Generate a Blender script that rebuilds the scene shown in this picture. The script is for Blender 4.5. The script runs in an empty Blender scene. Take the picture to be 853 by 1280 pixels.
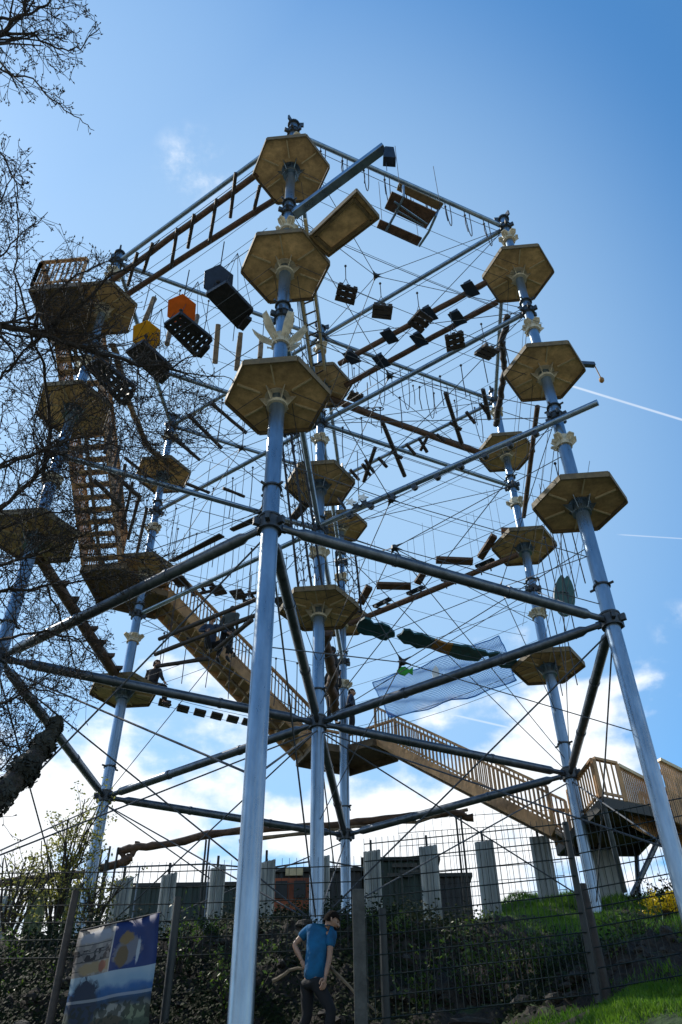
import bpy, math, random
from mathutils import Vector, Matrix
random.seed(7)
V = Vector
R_ = math.radians
sc = bpy.context.scene
COL = sc.collection

# ------------------------------------------------------------------ camera and site frame
# site frame: x right, y away from the camera, z up, z = 0 at the ground where the camera stands
ZT = 9.2586                                    # height of the lowest steel ring of the tower
CAM = V((0.5103258, -14.96315392, 1.6))
CX = V((0.99989801, 0.009423, -0.01073162)); CU = V((0.01428147, -0.65973819, 0.75135981)); CF = V((0, 0.75143644, 0.65980548))
FPX = 1042.1

def ray(px, py): return CX*((px-426.5)/FPX) - CU*((py-640)/FPX) + CF
def pz(px, py, z):                             # survey point at tower level z
    d = ray(px, py); return CAM + d*((z+ZT-CAM.z)/d.z)
def pd(px, py, dist):                          # survey point at ground distance dist
    d = ray(px, py); return CAM + d*(dist/d.y)
def proj(p):
    d = V(p)-CAM; w = d.dot(CF)
    if w <= 0.1: return (-9999, -9999)
    return (426.5+FPX*d.dot(CX)/w, 640-FPX*d.dot(CU)/w)

# ------------------------------------------------------------------ mesh builder
class MB:
    def __init__(s): s.v = []; s.f = []; s.m = []; s.cur = 0
    def add(s, vs, fs):
        b = len(s.v); s.v += [tuple(v) for v in vs]; s.f += [tuple(i+b for i in f) for f in fs]; s.m += [s.cur]*len(fs)
    def box(s, c, ax, ay, az):                 # half-axes
        c = V(c); ax = V(ax); ay = V(ay); az = V(az)
        vs = [c+ax*i+ay*j+az*k for k in (-1, 1) for j in (-1, 1) for i in (-1, 1)]
        fs = [(0,2,3,1),(4,5,7,6),(0,1,5,4),(2,6,7,3),(0,4,6,2),(1,3,7,5)]
        s.add(vs, fs)
    def beam(s, a, b, w, h, up=V((0,0,1))):
        a = V(a); b = V(b); d = (b-a); L = d.length; d.normalize()
        sx = d.cross(up)
        if sx.length < 1e-4: sx = d.cross(V((1,0,0)))
        sx.normalize(); u = sx.cross(d)
        s.box((a+b)/2, d*L/2, sx*w/2, u*h/2)
    def tube(s, pts, rad, n=8, caps=True):
        pts = [V(p) for p in pts]
        if not isinstance(rad, (list, tuple)): rad = [rad]*len(pts)
        N = len(pts); rings = []; prev = None
        for i, p in enumerate(pts):
            if i == 0: t = pts[1]-p
            elif i == N-1: t = p-pts[i-1]
            else: t = (pts[i+1]-p).normalized()+(p-pts[i-1]).normalized()
            if t.length < 1e-6: t = V((0,0,1))
            t.normalize()
            if prev is None:
                a = t.cross(V((0,0,1)))
                if a.length < 0.05: a = t.cross(V((1,0,0)))
            else:
                a = prev - t*prev.dot(t)
                if a.length < 1e-4: a = t.cross(V((1,0,0)))
            a.normalize(); b = t.cross(a); prev = a
            rings.append([p+(a*math.cos(2*math.pi*k/n)+b*math.sin(2*math.pi*k/n))*rad[i] for k in range(n)])
        vs = [v for r in rings for v in r]; fs = []
        for i in range(N-1):
            for k in range(n):
                k2 = (k+1) % n; fs.append((i*n+k, i*n+k2, (i+1)*n+k2, (i+1)*n+k))
        if caps: fs.append(tuple(range(n-1, -1, -1))); fs.append(tuple(range((N-1)*n, N*n)))
        s.add(vs, fs)
    def prism(s, poly, ext):                   # polygon extruded by a vector
        poly = [V(p) for p in poly]; ext = V(ext); n = len(poly)
        nrm = V((0,0,0))
        for i in range(n): nrm += poly[i].cross(poly[(i+1) % n])
        if nrm.dot(ext) < 0: poly = poly[::-1]
        vs = poly+[p+ext for p in poly]
        fs = [tuple(range(n-1, -1, -1)), tuple(range(n, 2*n))]+[(i, (i+1) % n, n+(i+1) % n, n+i) for i in range(n)]
        s.add(vs, fs)
    def blob(s, c, rx, ry, rz, n=8, m=6, jit=0, rot=None):
        vs = []; c = V(c)
        for i in range(m+1):
            th = math.pi*i/m
            for k in range(n):
                ph = 2*math.pi*k/n; j = 1+random.uniform(-jit, jit)
                p = V((rx*math.sin(th)*math.cos(ph)*j, ry*math.sin(th)*math.sin(ph)*j, rz*math.cos(th)*j))
                if rot: p = rot @ p
                vs.append(c+p)
        fs = []
        for i in range(m):
            for k in range(n):
                k2 = (k+1) % n; fs.append((i*n+k, (i+1)*n+k, (i+1)*n+k2, i*n+k2))
        s.add(vs, fs)
    def build(s, name, mat, parent=None, smooth=False, bevel=0):
        me = bpy.data.meshes.new(name); me.from_pydata(s.v, [], s.f)
        mats = mat if isinstance(mat, (list, tuple)) else [mat]
        for m in mats: me.materials.append(m)
        if len(mats) > 1: me.polygons.foreach_set('material_index', s.m)
        if smooth:
            me.polygons.foreach_set('use_smooth', [True]*len(me.polygons))
            try: me.set_sharp_from_angle(angle=R_(42))
            except Exception: pass
        me.validate(); me.update()
        o = bpy.data.objects.new(name, me); COL.objects.link(o)
        if parent is not None: put(o, parent)
        if bevel:
            b = o.modifiers.new('bevel', 'BEVEL'); b.width = bevel; b.segments = 2; b.limit_method = 'ANGLE'
        return o

def worldloc(o):
    p = V(o.location)
    while o.parent is not None: o = o.parent; p = p+V(o.location)
    return p
def put(o, parent):                            # geometry is authored in site coordinates
    o.parent = parent; o.location = -worldloc(parent)
def empty(name, loc=(0,0,0)):
    o = bpy.data.objects.new(name, None); COL.objects.link(o); o.location = loc; o.empty_display_size = .1
    return o
def tag(o, label=None, cat=None, group=None, kind=None):
    if label and not 4 <= len(label.split()) <= 16: print('LABEL', len(label.split()), label)
    if label: o['label'] = label
    if cat: o['category'] = cat
    if group: o['group'] = group
    if kind: o['kind'] = kind
    return o
def thing(name, loc, label, cat, group=None): return tag(empty(name, loc), label, cat, group)

# ------------------------------------------------------------------ materials
def mat(name, col, rough=.6, metal=0., noise=0., scale=6., col2=None, bump=0., bscale=None, trans=0., stretch=None, detail=6, spec=None, vary=0):
    m = bpy.data.materials.new(name); m.use_nodes = True; nt = m.node_tree; N = nt.nodes; L = nt.links
    b = N['Principled BSDF']; b.inputs['Roughness'].default_value = rough; b.inputs['Metallic'].default_value = metal
    if spec is not None: b.inputs['Specular IOR Level'].default_value = spec
    c4 = (*col, 1)
    b.inputs['Base Color'].default_value = c4
    tc = N.new('ShaderNodeTexCoord'); mp = N.new('ShaderNodeMapping'); L.new(tc.outputs['Object'], mp.inputs[0])
    if stretch: mp.inputs['Scale'].default_value = stretch
    if noise or col2:
        nz = N.new('ShaderNodeTexNoise'); nz.inputs['Scale'].default_value = scale; nz.inputs['Detail'].default_value = detail
        nz.inputs['Roughness'].default_value = .65
        L.new(mp.outputs[0], nz.inputs['Vector'])
        rp = N.new('ShaderNodeValToRGB'); L.new(nz.outputs['Fac'], rp.inputs[0])
        rp.color_ramp.elements[0].position = .35; rp.color_ramp.elements[1].position = .65
        if col2: a, c = col, col2
        else: a = tuple(x*(1-noise) for x in col); c = tuple(min(1, x*(1+noise)) for x in col)
        rp.color_ramp.elements[0].color = (*a, 1); rp.color_ramp.elements[1].color = (*c, 1)
        L.new(rp.outputs[0], b.inputs['Base Color']); src = rp.outputs[0]
        rr = N.new('ShaderNodeMapRange'); rr.inputs['To Min'].default_value = max(.05, rough-.12); rr.inputs['To Max'].default_value = min(1, rough+.12)
        L.new(nz.outputs['Fac'], rr.inputs[0]); L.new(rr.outputs[0], b.inputs['Roughness'])
    else: src = None
    if vary and src:
        oi = N.new('ShaderNodeObjectInfo'); vr = N.new('ShaderNodeMapRange'); L.new(oi.outputs['Random'], vr.inputs[0]); vr.inputs['To Min'].default_value = 1-vary; vr.inputs['To Max'].default_value = 1+vary*.5
        st = N.new('ShaderNodeTexNoise'); st.inputs['Scale'].default_value = 7; st.inputs['Detail'].default_value = 10; st.inputs['Roughness'].default_value = .75; L.new(tc.outputs['Object'], st.inputs['Vector'])
        sr = N.new('ShaderNodeMapRange'); L.new(st.outputs['Fac'], sr.inputs[0]); sr.inputs['From Min'].default_value = .35; sr.inputs['From Max'].default_value = .6; sr.inputs['To Min'].default_value = .62; sr.inputs['To Max'].default_value = 1.05
        mm_ = N.new('ShaderNodeMath'); mm_.operation = 'MULTIPLY'; L.new(vr.outputs[0], mm_.inputs[0]); L.new(sr.outputs[0], mm_.inputs[1])
        hv = N.new('ShaderNodeHueSaturation'); L.new(mm_.outputs[0], hv.inputs['Value']); L.new(src, hv.inputs['Color']); src = hv.outputs[0]; L.new(src, b.inputs['Base Color'])
    if bump:
        n2 = N.new('ShaderNodeTexNoise'); n2.inputs['Scale'].default_value = bscale or scale*3; n2.inputs['Detail'].default_value = 8
        L.new(mp.outputs[0], n2.inputs['Vector'])
        bp = N.new('ShaderNodeBump'); bp.inputs['Strength'].default_value = bump; bp.inputs['Distance'].default_value = .03
        L.new(n2.outputs['Fac'], bp.inputs['Height']); L.new(bp.outputs[0], b.inputs['Normal'])
    if trans:
        t = N.new('ShaderNodeBsdfTranslucent'); t.inputs[0].default_value = c4
        if src: L.new(src, t.inputs[0])
        mx = N.new('ShaderNodeMixShader'); mx.inputs[0].default_value = trans
        L.new(b.outputs[0], mx.inputs[1]); L.new(t.outputs[0], mx.inputs[2]); L.new(mx.outputs[0], N['Material Output'].inputs[0])
    return m

M = {}
M['steel'] = mat('galvanised steel', (.20,.275,.355), .30, .8, .2, 5, bump=.06, bscale=30, stretch=(1,1,.25))
M['steel2'] = mat('shaded galvanised steel', (.10,.12,.145), .4, .75, .3, 6)  # same galvanising, base colour darkened to stand for shade under the lowest beams
M['collar'] = mat('dark cast collar', (.06,.065,.07), .45, .6, .3, 10)
M['cream'] = mat('cream bracket plate', (.42,.385,.29), .6, 0, .25, 7)
M['cable'] = mat('steel cable', (.045,.055,.07), .7, 0)
M['rope'] = mat('black rope', (.02,.024,.035), .8)
M['ply'] = mat('phenolic plywood', (.56,.38,.18), .55, 0, .34, 1.6, vary=.22, bump=.12, bscale=22)
M['plyedge'] = mat('plywood edge', (.13,.095,.045), .7, 0, .3, 9)
M['rib'] = mat('pale support rib', (.50,.42,.26), .5, .1, .15, 8)
M['log'] = mat('brown log', (.085,.047,.028), .75, 0, .45, 5, bump=.5, bscale=14, stretch=(1,1,3))
M['darklog'] = mat('dark stained wood', (.032,.024,.02), .7, 0, .5, 6, bump=.4, bscale=18)
M['rawlog'] = mat('peeled robinia log', (.17,.125,.08), .8, 0, .45, 5, bump=.5, bscale=12)
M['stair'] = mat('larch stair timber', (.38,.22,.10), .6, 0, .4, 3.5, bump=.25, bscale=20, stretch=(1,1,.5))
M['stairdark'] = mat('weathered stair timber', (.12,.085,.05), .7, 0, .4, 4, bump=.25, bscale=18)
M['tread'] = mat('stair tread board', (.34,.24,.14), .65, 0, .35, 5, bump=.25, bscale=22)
M['navy'] = mat('navy panel', (.02,.035,.065), .5, 0, .3, 5, trans=.3)
M['navydisc'] = mat('navy disc', (.05,.09,.17), .45, 0, .15, 6, trans=.4)
M['black'] = mat('black rubber mat', (.012,.012,.015), .55, 0, .4, 8, bump=.2)
M['orange'] = mat('orange disc', (.72,.17,.012), .45, 0, .12, 6, trans=.35)
M['yellow'] = mat('yellow disc', (.66,.36,.012), .45, 0, .15, 6, trans=.35)
M['teal'] = mat('dark teal board', (.012,.095,.12), .5, 0, .3, 5, trans=.15)
M['ochre'] = mat('ochre board', (.32,.16,.03), .55, 0, .3, 5, trans=.1)
M['surf'] = mat('green surfboard', (.012,.065,.055), .4, 0, .25, 4)
M['netblue'] = mat('blue net cord', (.13,.46,.80), .7, trans=.6)
M['green'] = mat('bright green plastic', (.05,.38,.04), .45, trans=.4)
M['white'] = mat('white paint', (.72,.74,.74), .5, 0, .1, 6)
M['bark'] = mat('dark bark', (.03,.024,.02), .9, 0, .5, 9, bump=.8, bscale=30)
M['twig'] = mat('twig bark', (.028,.021,.018), .85)
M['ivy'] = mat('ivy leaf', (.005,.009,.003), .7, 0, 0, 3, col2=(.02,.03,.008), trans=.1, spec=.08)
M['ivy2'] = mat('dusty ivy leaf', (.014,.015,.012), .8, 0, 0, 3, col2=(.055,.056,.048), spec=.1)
M['leaf'] = mat('young leaf', (.14,.16,.03), .5, 0, 0, 2, col2=(.26,.25,.07), trans=.6)
M['weed'] = mat('weed leaf', (.04,.09,.012), .45, 0, 0, 2, col2=(.10,.16,.02), trans=.5)
M['blade'] = mat('grass blade', (.05,.15,.008), .5, 0, 0, 1.3, col2=(.13,.25,.018), trans=.6)
M['fence'] = mat('dark green fence wire', (.012,.018,.016), .5, .3)
M['fpost'] = mat('dark fence post', (.02,.022,.02), .6, 0, .3, 5)
M['conc'] = mat('concrete post', (.06,.06,.055), .85, 0, .35, 8, bump=.4)
M['panel'] = mat('pale fibreglass screen', (.40,.44,.45), .5, 0, .22, 3, trans=.45, stretch=(1,1,.3))
M['panelolive'] = mat('olive fabric screen', (.16,.19,.10), .7, 0, .3, 3, trans=.35)
M['cont'] = mat('dark green container', (.010,.030,.026), .5, .0, .3, 2)
M['cont2'] = mat('charcoal container', (.014,.017,.02), .5, 0, .4, 2)
M['rust'] = mat('orange brown container', (.22,.055,.018), .6, 0, .4, 3)
M['rock'] = mat('dark garden rock', (.024,.021,.017), .9, 0, .5, 5, bump=.8, bscale=10)
M['yellowtarp'] = mat('yellow sheet', (.75,.55,.01), .5, 0, .15, 4, trans=.25)
M['skin'] = mat('skin', (.34,.19,.125), .5, 0, .1, 8)
M['shirt'] = mat('blue T-shirt', (.005,.105,.24), .85, 0, .3, 5, trans=.15, bump=1.0, bscale=7)
M['trouser'] = mat('black trousers', (.005,.005,.007), .85, 0, .3, 9)
M['hair'] = mat('dark hair', (.012,.008,.006), .95, spec=.1, bump=.5, bscale=80)
M['cloth1'] = mat('dark grey jacket', (.05,.06,.06), .85, 0, .3, 7)
M['cloth2'] = mat('dark navy jacket', (.02,.035,.07), .85, 0, .3, 7)
M['cloth3'] = mat('black jacket', (.015,.015,.018), .85, 0, .3, 7)
M['harness'] = mat('harness webbing', (.3,.3,.28), .7)
M['eye'] = mat('eye', (.03,.02,.02), .2)

def ground_mat():
    m = bpy.data.materials.new('turf and soil'); m.use_nodes = True; nt = m.node_tree; N = nt.nodes; L = nt.links
    b = N['Principled BSDF']; b.inputs['Roughness'].default_value = .95
    g = N.new('ShaderNodeNewGeometry'); sp = N.new('ShaderNodeSeparateXYZ'); L.new(g.outputs['Normal'], sp.inputs[0])
    nz = N.new('ShaderNodeTexNoise'); nz.inputs['Scale'].default_value = 1.4; nz.inputs['Detail'].default_value = 10; L.new(g.outputs['Position'], nz.inputs['Vector'])
    n2 = N.new('ShaderNodeTexNoise'); n2.inputs['Scale'].default_value = 9; n2.inputs['Detail'].default_value = 8; L.new(g.outputs['Position'], n2.inputs['Vector'])
    soil = N.new('ShaderNodeValToRGB'); L.new(n2.outputs['Fac'], soil.inputs[0])
    soil.color_ramp.elements[0].position = .35; soil.color_ramp.elements[0].color = (.008,.006,.004,1); soil.color_ramp.elements[1].position = .7; soil.color_ramp.elements[1].color = (.032,.025,.017,1)
    turf = N.new('ShaderNodeValToRGB'); L.new(n2.outputs['Fac'], turf.inputs[0])
    turf.color_ramp.elements[0].position = .3; turf.color_ramp.elements[0].color = (.010,.024,.004,1); turf.color_ramp.elements[1].position = .7; turf.color_ramp.elements[1].color = (.03,.06,.010,1)
    # steep ground is bare soil, gentle ground is turf
    a = N.new('ShaderNodeMath'); a.operation = 'MULTIPLY_ADD'; L.new(nz.outputs['Fac'], a.inputs[0]); a.inputs[1].default_value = .25; L.new(sp.outputs['Z'], a.inputs[2])
    mr = N.new('ShaderNodeMapRange'); L.new(a.outputs[0], mr.inputs[0]); mr.inputs['From Min'].default_value = .9; mr.inputs['From Max'].default_value = 1.03
    mx = N.new('ShaderNodeMix'); mx.data_type = 'RGBA'; L.new(mr.outputs[0], mx.inputs[0]); L.new(soil.outputs[0], mx.inputs[6]); L.new(turf.outputs[0], mx.inputs[7])
    L.new(mx.outputs[2], b.inputs['Base Color'])
    bp = N.new('ShaderNodeBump'); bp.inputs['Strength'].default_value = .8; bp.inputs['Distance'].default_value = .08; L.new(n2.outputs['Fac'], bp.inputs['Height']); L.new(bp.outputs[0], b.inputs['Normal'])
    return m
M['ground'] = ground_mat()
M['bouncegravel'] = mat('pale gravel', (.36,.33,.27), .95, 0, .3, 20, bump=.4)

# ------------------------------------------------------------------ terrain
def sm(a, b, t):
    t = max(0, min(1, (t-a)/(b-a))); return t*t*(3-2*t)
def lerp(pts, t):
    if t <= pts[0][0]: return pts[0][1]
    for (a, u), (b, w) in zip(pts, pts[1:]):
        if t <= b: return u+(w-u)*(t-a)/(b-a)
    return pts[-1][1]
PC = [(-200,0),(1,0),(6,1.0),(11.4,3.0),(12.9,3.5),(13.6,4.0),(14.9,5.45),(15.7,5.85),(18,6.0),(30,6.2),(60,5),(200,-8),(900,-20)]
PR = [(-200,0),(1,0),(6,1.5),(10.2,3.62),(11.4,3.88),(12.2,4.1),(13.0,4.75),(14.6,5.2),(18,6.7),(20.5,7.55),(26,7.7),(60,5),(200,-8),(900,-20)]
def gz(x, y):
    d = y+14.963
    k = sm(1.6, 4.6, x)
    z = lerp(PC, d)*(1-k)+lerp(PR, d)*k
    if 13.5 < d < 60: z -= .28*sm(-.2,-2.2,-x*-1) if False else (.25*(1-sm(-3.0,-.6,x))*sm(13.4,15,d))
    if 3 < d < 30:
        z += .07*math.sin(x*1.7+d*.9)+.05*math.sin(x*3.9-d*2.3)+.03*math.sin(x*8.1+d*5.7)
        if 12.2 < d < 16: z += .05*math.sin(x*13+d*7)*math.sin(d*17-x*5)+.04*math.sin(x*23-d*19)
        if 13 < d < 15.6: z += (1-k)*.10*math.sin(d*9+math.sin(x*1.1)*1.5)
    return z
def grid(xs, ys, name, material, kind='structure'):
    m = MB(); nx = len(xs)
    vs = [(x, y, gz(x, y)) for y in ys for x in xs]
    fs = [(j*nx+i, j*nx+i+1, (j+1)*nx+i+1, (j+1)*nx+i) for j in range(len(ys)-1) for i in range(nx-1)]
    m.add(vs, fs); o = m.build(name, material, smooth=True); tag(o, kind=kind); return o
xs = [-900,-400,-150,-70,-40,-25,-18,-14,-12]+[-10+.1*i for i in range(201)]+[12,14,18,25,40,70,150,400,900]
ys = [-900,-400,-150,-60,-35,-25,-18,-14.4,-12,-10,-8,-6.5,-5.5,-4.8,-4.4,-4.0,-3.6,-3.2]+[-3.0+.07*i for i in range(75)]+[2.4,2.7,3,3.4,3.8,4.1,4.4,5,6,7,8,9.5,11,13,16,20,26,34,45,70,110,185,300,500,900]
grid(xs, ys, 'ground', M['ground'])
m = MB()
m.add([(-60,-80,.012),(60,-80,.012),(60,-14.6,.012),(-60,-14.6,.012)], [(0,1,2,3)])
tag(m.build('unseen_bounce_ground', M['bouncegravel']), kind='structure')  # unseen pale sheet behind the camera, added to bounce sunlight under the platforms

# ------------------------------------------------------------------ tower frame
P = [V((-.499,-5.979,0)), V((4.929,-3.422,0)), V((5.428,2.557,0)), V((.499,5.979,0)), V((-4.929,3.422,0)), V((-5.428,-2.557,0)), V((0,0,0))]
A, B, C, E, F, G, D = range(7)
def T(i, z, off=(0,0)): return V((P[i].x+off[0], P[i].y+off[1], z+ZT))
SP = [(A,B),(B,C),(C,E),(E,F),(F,G),(G,A),(A,D),(B,D),(C,D),(E,D),(F,D),(G,D)]
tower = thing('climbing_tower', (0,0,gz(0,0)), 'tall hexagonal galvanised steel climbing tower with hexagonal wooden platforms on its poles', 'climbing tower')
HA0 = R_(25.23)

def ring_lump(m, c, r, h, n=16): m.tube([c-V((0,0,h/2)), c+V((0,0,h/2))], r, n)
for i in range(7):
    base = gz(P[i].x, P[i].y)-.3
    top = 12.75+ZT
    m = MB()
    r0 = .124; zs = [base, 4.95+ZT-.6, 4.95+ZT-.6, 8.6+ZT-.6, 8.6+ZT-.6, top]
    m.tube([V((P[i].x,P[i].y,zs[0])), V((P[i].x,P[i].y,4.3+ZT))], r0, 24)
    m.tube([V((P[i].x,P[i].y,4.3+ZT)), V((P[i].x,P[i].y,8.0+ZT))], r0-.012, 24)
    m.tube([V((P[i].x,P[i].y,8.0+ZT)), V((P[i].x,P[i].y,top))], r0-.024, 24)
    pole = m.build('steel_column', M['steel'], tower, smooth=True)
    # flange collars
    for z in (0, 4.95, 8.6, 12.3):
        m = MB(); rr = .175 if z == 0 else .15
        for dz in ((-.11,.0,.11) if z == 0 else (-.07,.0,.07)): ring_lump(m, T(i, z+dz), rr+(.0 if dz else -.012), .03 if dz else .2)
        for k in range(6):
            a = HA0+k*math.pi/3; u = V((math.cos(a), math.sin(a), 0))
            m.box(T(i, z)+u*(rr+.02), u*.055, V((-u.y,u.x,0))*.03, V((0,0,.06)))
        m.build('flange_collar', M['collar'], pole, smooth=True)
    for z in (5.25, 8.95, .7):
        m = MB(); ring_lump(m, T(i, z), .15, .03)
        for k in range(4):
            a = HA0+k*math.pi/2+.4; u = V((math.cos(a), math.sin(a), 0))
            m.tube([T(i, z)+u*.12, T(i, z)+u*.22], .022, 6)
        m.build('cable_ring', M['collar'], pole, smooth=True)
    # head of the pole with sheaves and fixing plates
    m = MB()
    ring_lump(m, T(i, 12.72), .15, .05)
    m.blob(T(i, 12.83), .07, .07, .09)
    for k in range(3):
        a = k*2.1+i; u = V((math.cos(a), math.sin(a), 0))
        m.box(T(i, 12.72)+u*.18, u*.06, V((-u.y,u.x,0))*.02, V((0,0,.09)))
    m.build('pole_head', M['collar'], pole, smooth=True)
    # cream fan brackets
    for z in (4.2, 7.95, 11.75):
        if i in (A,) and z == 11.75: pass
        m = MB(); big = 1.35 if (i, z) == (A, 4.2) else 1.0
        m.tube([T(i, z-.12), T(i, z+.12)], .16, 16)
        for k in range(6):
            a = HA0+math.pi/6+k*math.pi/3+random.uniform(-.15,.15); u = V((math.cos(a), math.sin(a), 0)); w = V((-u.y,u.x,0))
            if random.random() < .12 and big == 1: continue
            c = T(i, z+random.uniform(-.02,.02)); e = random.uniform(.21,.29)*(big*1.35 if big > 1 else 1); up_ = .05 if big == 1 else .34
            prof = [c+u*.13-w*.06+V((0,0,-.05)), c+u*.13+w*.06+V((0,0,-.05)), c+u*e*.75+w*.09+V((0,0,up_*.4)), c+u*e+w*.05+V((0,0,up_)), c+u*e*.95-w*.06+V((0,0,up_)), c+u*e*.7-w*.085+V((0,0,up_*.4))]
            m.prism(prof, V((0,0,.03)))
            m.prism([c+u*.12+V((0,0,-.15)), c+u*.26+V((0,0,-.01)), c+u*.12+V((0,0,.10))], w*.014)
        m.build('fan_bracket', M['cream'], pole)

# ring beams and spokes
for (i, j) in SP:
    for z in ((0, 12.3) if D not in (i, j) else (0, 8.6, 12.3) if (i, j) in ((B,D),(C,D)) else (0, 4.95, 8.6, 12.3)):
        a = T(i, z); b = T(j, z); u = (b-a).normalized()
        m = MB(); r = .088 if z == 0 else .062
        aa = a+u*.18; bb = b-u*.18
        if z == 0: m.tube([aa, aa+u*.25, aa+u*.34, bb-u*.34, bb-u*.25, bb], [r*.6,r*.6,r,r,r*.6,r*.6], 16)
        else: m.tube([aa, bb], r, 12)
        for k in (1/3., 2/3.) if z == 0 else ():
            c = a.lerp(b, k); m.tube([c-u*.03, c+u*.03], r+.012, 14)
        m.build('ring_beam' if D not in (i, j) else 'spoke_beam', M['steel2'] if z == 0 else M['steel'], tower, smooth=True)
# beam running past pole B with small rollers below, and the jump arm from pole A
m = MB(); a = T(D, 4.85); b = T(B, 4.66); u = (b-a).normalized()
side = V((-u.y,u.x,0))*.2
a0 = a-side*-.0+u*.2-side; b0 = b+u*.9-side
m.tube([a0, b0], .066, 14)
rb = m.build('roller_beam', M['steel'], tower, smooth=True)
for k in range(9):
    c = a0.lerp(b0, .12+k*.085)+V((0,0,-.10)); m = MB(); m.tube([c-side.normalized()*.05, c+side.normalized()*.05], .07, 12); m.build('roller', M['collar'], rb, smooth=True)
m = MB(); a = T(A, 8.35); b = pz(481, 184, 8.9); m.beam(a+(b-a).normalized()*.15, b, .19, .13); arm = m.build('jump_arm', M['steel'], tower, bevel=.01)
m = MB(); m.tube([b, b+V((0,0,-.18))], .01, 6); c = b+V((.05,0,-.4)); m.prism([c+V((-.11,-.1,-.2)), c+V((.14,-.1,-.25)), c+V((.12,-.1,.2)), c+V((-.05,-.1,.24))], (0,.2,0))
m.tube([b+V((0,0,-.6)), b+V((0,0,-1.0))], .008, 5)
o = m.build('descender_bag', M['navy'], bevel=.015); tag(o, 'small dark navy rope device hanging from the tip of the grey jump arm', 'descender')
m = MB(); a = T(B, 6.75); b = pz(743, 456, 6.9); m.beam(a, b, .1, .1); m.build('pulley_arm', M['steel2'], tower)
m = MB(); m.tube([b, b+V((.05,0,-.45))], .012, 6); m.blob(b+V((.05,0,-.52)), .06,.06,.08); tag(m.build('pulley_ball', M['ochre'], smooth=True), 'small ball on a short line hanging from the arm right of the middle right platform', 'pulley weight')

# ------------------------------------------------------------------ platforms
PLAT = [(A,2.75),(A,6.55),(A,10.45),(B,2.6),(B,6.4),(B,10.15),(C,2.7),(C,6.4),(C,10.0),(D,2.7),(D,6.4),(D,10.1),(E,6.4),(E,10.1),(F,2.7),(F,6.4),(F,10.1),(G,2.7),(G,6.4),(G,10.2)]
def platform(c, R=.84, parent=tower):
    hexp = [c+V((math.cos(HA0-math.pi/6+k*math.pi/3), math.sin(HA0-math.pi/6+k*math.pi/3), 0))*R for k in range(6)]
    m = MB(); m.prism(hexp, V((0,0,.045)))
    p = m.build('platform', M['ply'], parent, bevel=.004)
    m = MB()
    for k in range(6):
        a = hexp[k]; b = hexp[(k+1) % 6]; mid = ((a+b)/2-c).normalized()
        # rim board just outside the deck
        a2 = a+(a-c).normalized()*.012; b2 = b+(b-c).normalized()*.012
        m.beam(a2+mid*.012+V((0,0,-.0)), b2+mid*.012, .024, .13)
    m.build('rim', M['plyedge'], p)
    for k in range(6):
        a = HA0+k*math.pi/3; u = V((math.cos(a), math.sin(a), 0)); w = V((-u.y,u.x,0))
        m = MB(); m.beam(c+u*.30+V((0,0,-.032)), c+u*.70+V((0,0,-.022)), .022, .04)
        m.build('rib', M['rib'], p)
    m = MB()
    for k in range(6):
        a = HA0-math.pi/6+k*math.pi/3; u = V((math.cos(a), math.sin(a), 0)); w = V((-u.y,u.x,0))
        m.prism([c+u*.14+V((0,0,-.006)), c+u*.31+V((0,0,-.006)), c+u*.14+V((0,0,-.26))], w*.012)
    m.tube([c+V((0,0,-.26)), c+V((0,0,-.2))], .175, 18); m.tube([c+V((0,0,-.03)), c+V((0,0,-.008))], .21, 18)
    m.build('hub_bracket', M['cream'] if random.random() < .5 else M['steel'], p)
    return p
for (i, z) in PLAT: platform(T(i, z))

# jump plank on the middle platform of pole A
z = 6.62; cs = [pz(385,296,z), pz(446,238,z), pz(474,271,z), pz(411,319,z)]
m = MB(); m.prism(cs, V((0,0,.05))); jp = m.build('jump_plank', M['ply'], tower, bevel=.004)
m = MB(); cc = sum(cs, V())/4; ins = [cc+(p-cc)*.8+V((0,0,-.035)) for p in cs]
for k in range(4): m.beam(ins[k], ins[(k+1) % 4], .06, .07)
for k in range(4): m.beam(cs[k], cs[(k+1) % 4], .025, .13)
m.build('plank_frame', M['plyedge'], jp)

# ------------------------------------------------------------------ cables of the frame
def cable(a, b, r=.011, sag=0., name='cable', parent=tower, material=None):
    a = V(a); b = V(b); n = 2 if sag == 0 else 9
    pts = [a.lerp(b, k/(n-1.))-V((0,0,sag*4*(k/(n-1.))*(1-k/(n-1.)))) for k in range(n)]
    m = MB(); m.tube(pts, r, 5); return m.build(name, material or M['cable'], parent, smooth=True)
G0 = lambda i: gz(P[i].x, P[i].y)-ZT+.1
braces = []
for (i, j) in ((A,G),(G,F),(F,D),(G,D),(D,B),(D,C),(B,C),(F,E),(A,D),(E,D)):
    braces.append((T(i, -.15), T(j, max(G0(j),-3.7)))); braces.append((T(j, -.15), T(i, max(G0(i),-3.7))))
for a, b in braces:
    u = (b-a).normalized(); cable(a+u*.15, b-u*.15, .015, name='brace_cable')
for (i, j, zi, zj) in ((D,C,4.95,0),(C,D,4.95,0),(B,D,4.95,0),(D,B,4.95,0),(F,D,4.95,0),(D,F,4.95,0),(G,D,4.95,0),(A,D,8.6,4.95),(D,A,8.6,4.95),(B,D,8.6,4.95),(D,B,8.6,4.95),(C,D,8.6,4.95),(D,G,8.6,4.95),(G,D,8.6,4.95),
                       (B,D,12.3,8.6),(D,B,12.3,8.6),(C,D,12.3,8.6),(D,C,12.3,8.6),(B,C,4.95,0),(C,B,4.95,0),(G,D,12.3,8.6),(D,E,8.6,4.95)):
    cable(T(i, zi), T(j, zj), .010, name='brace_cable')
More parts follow.
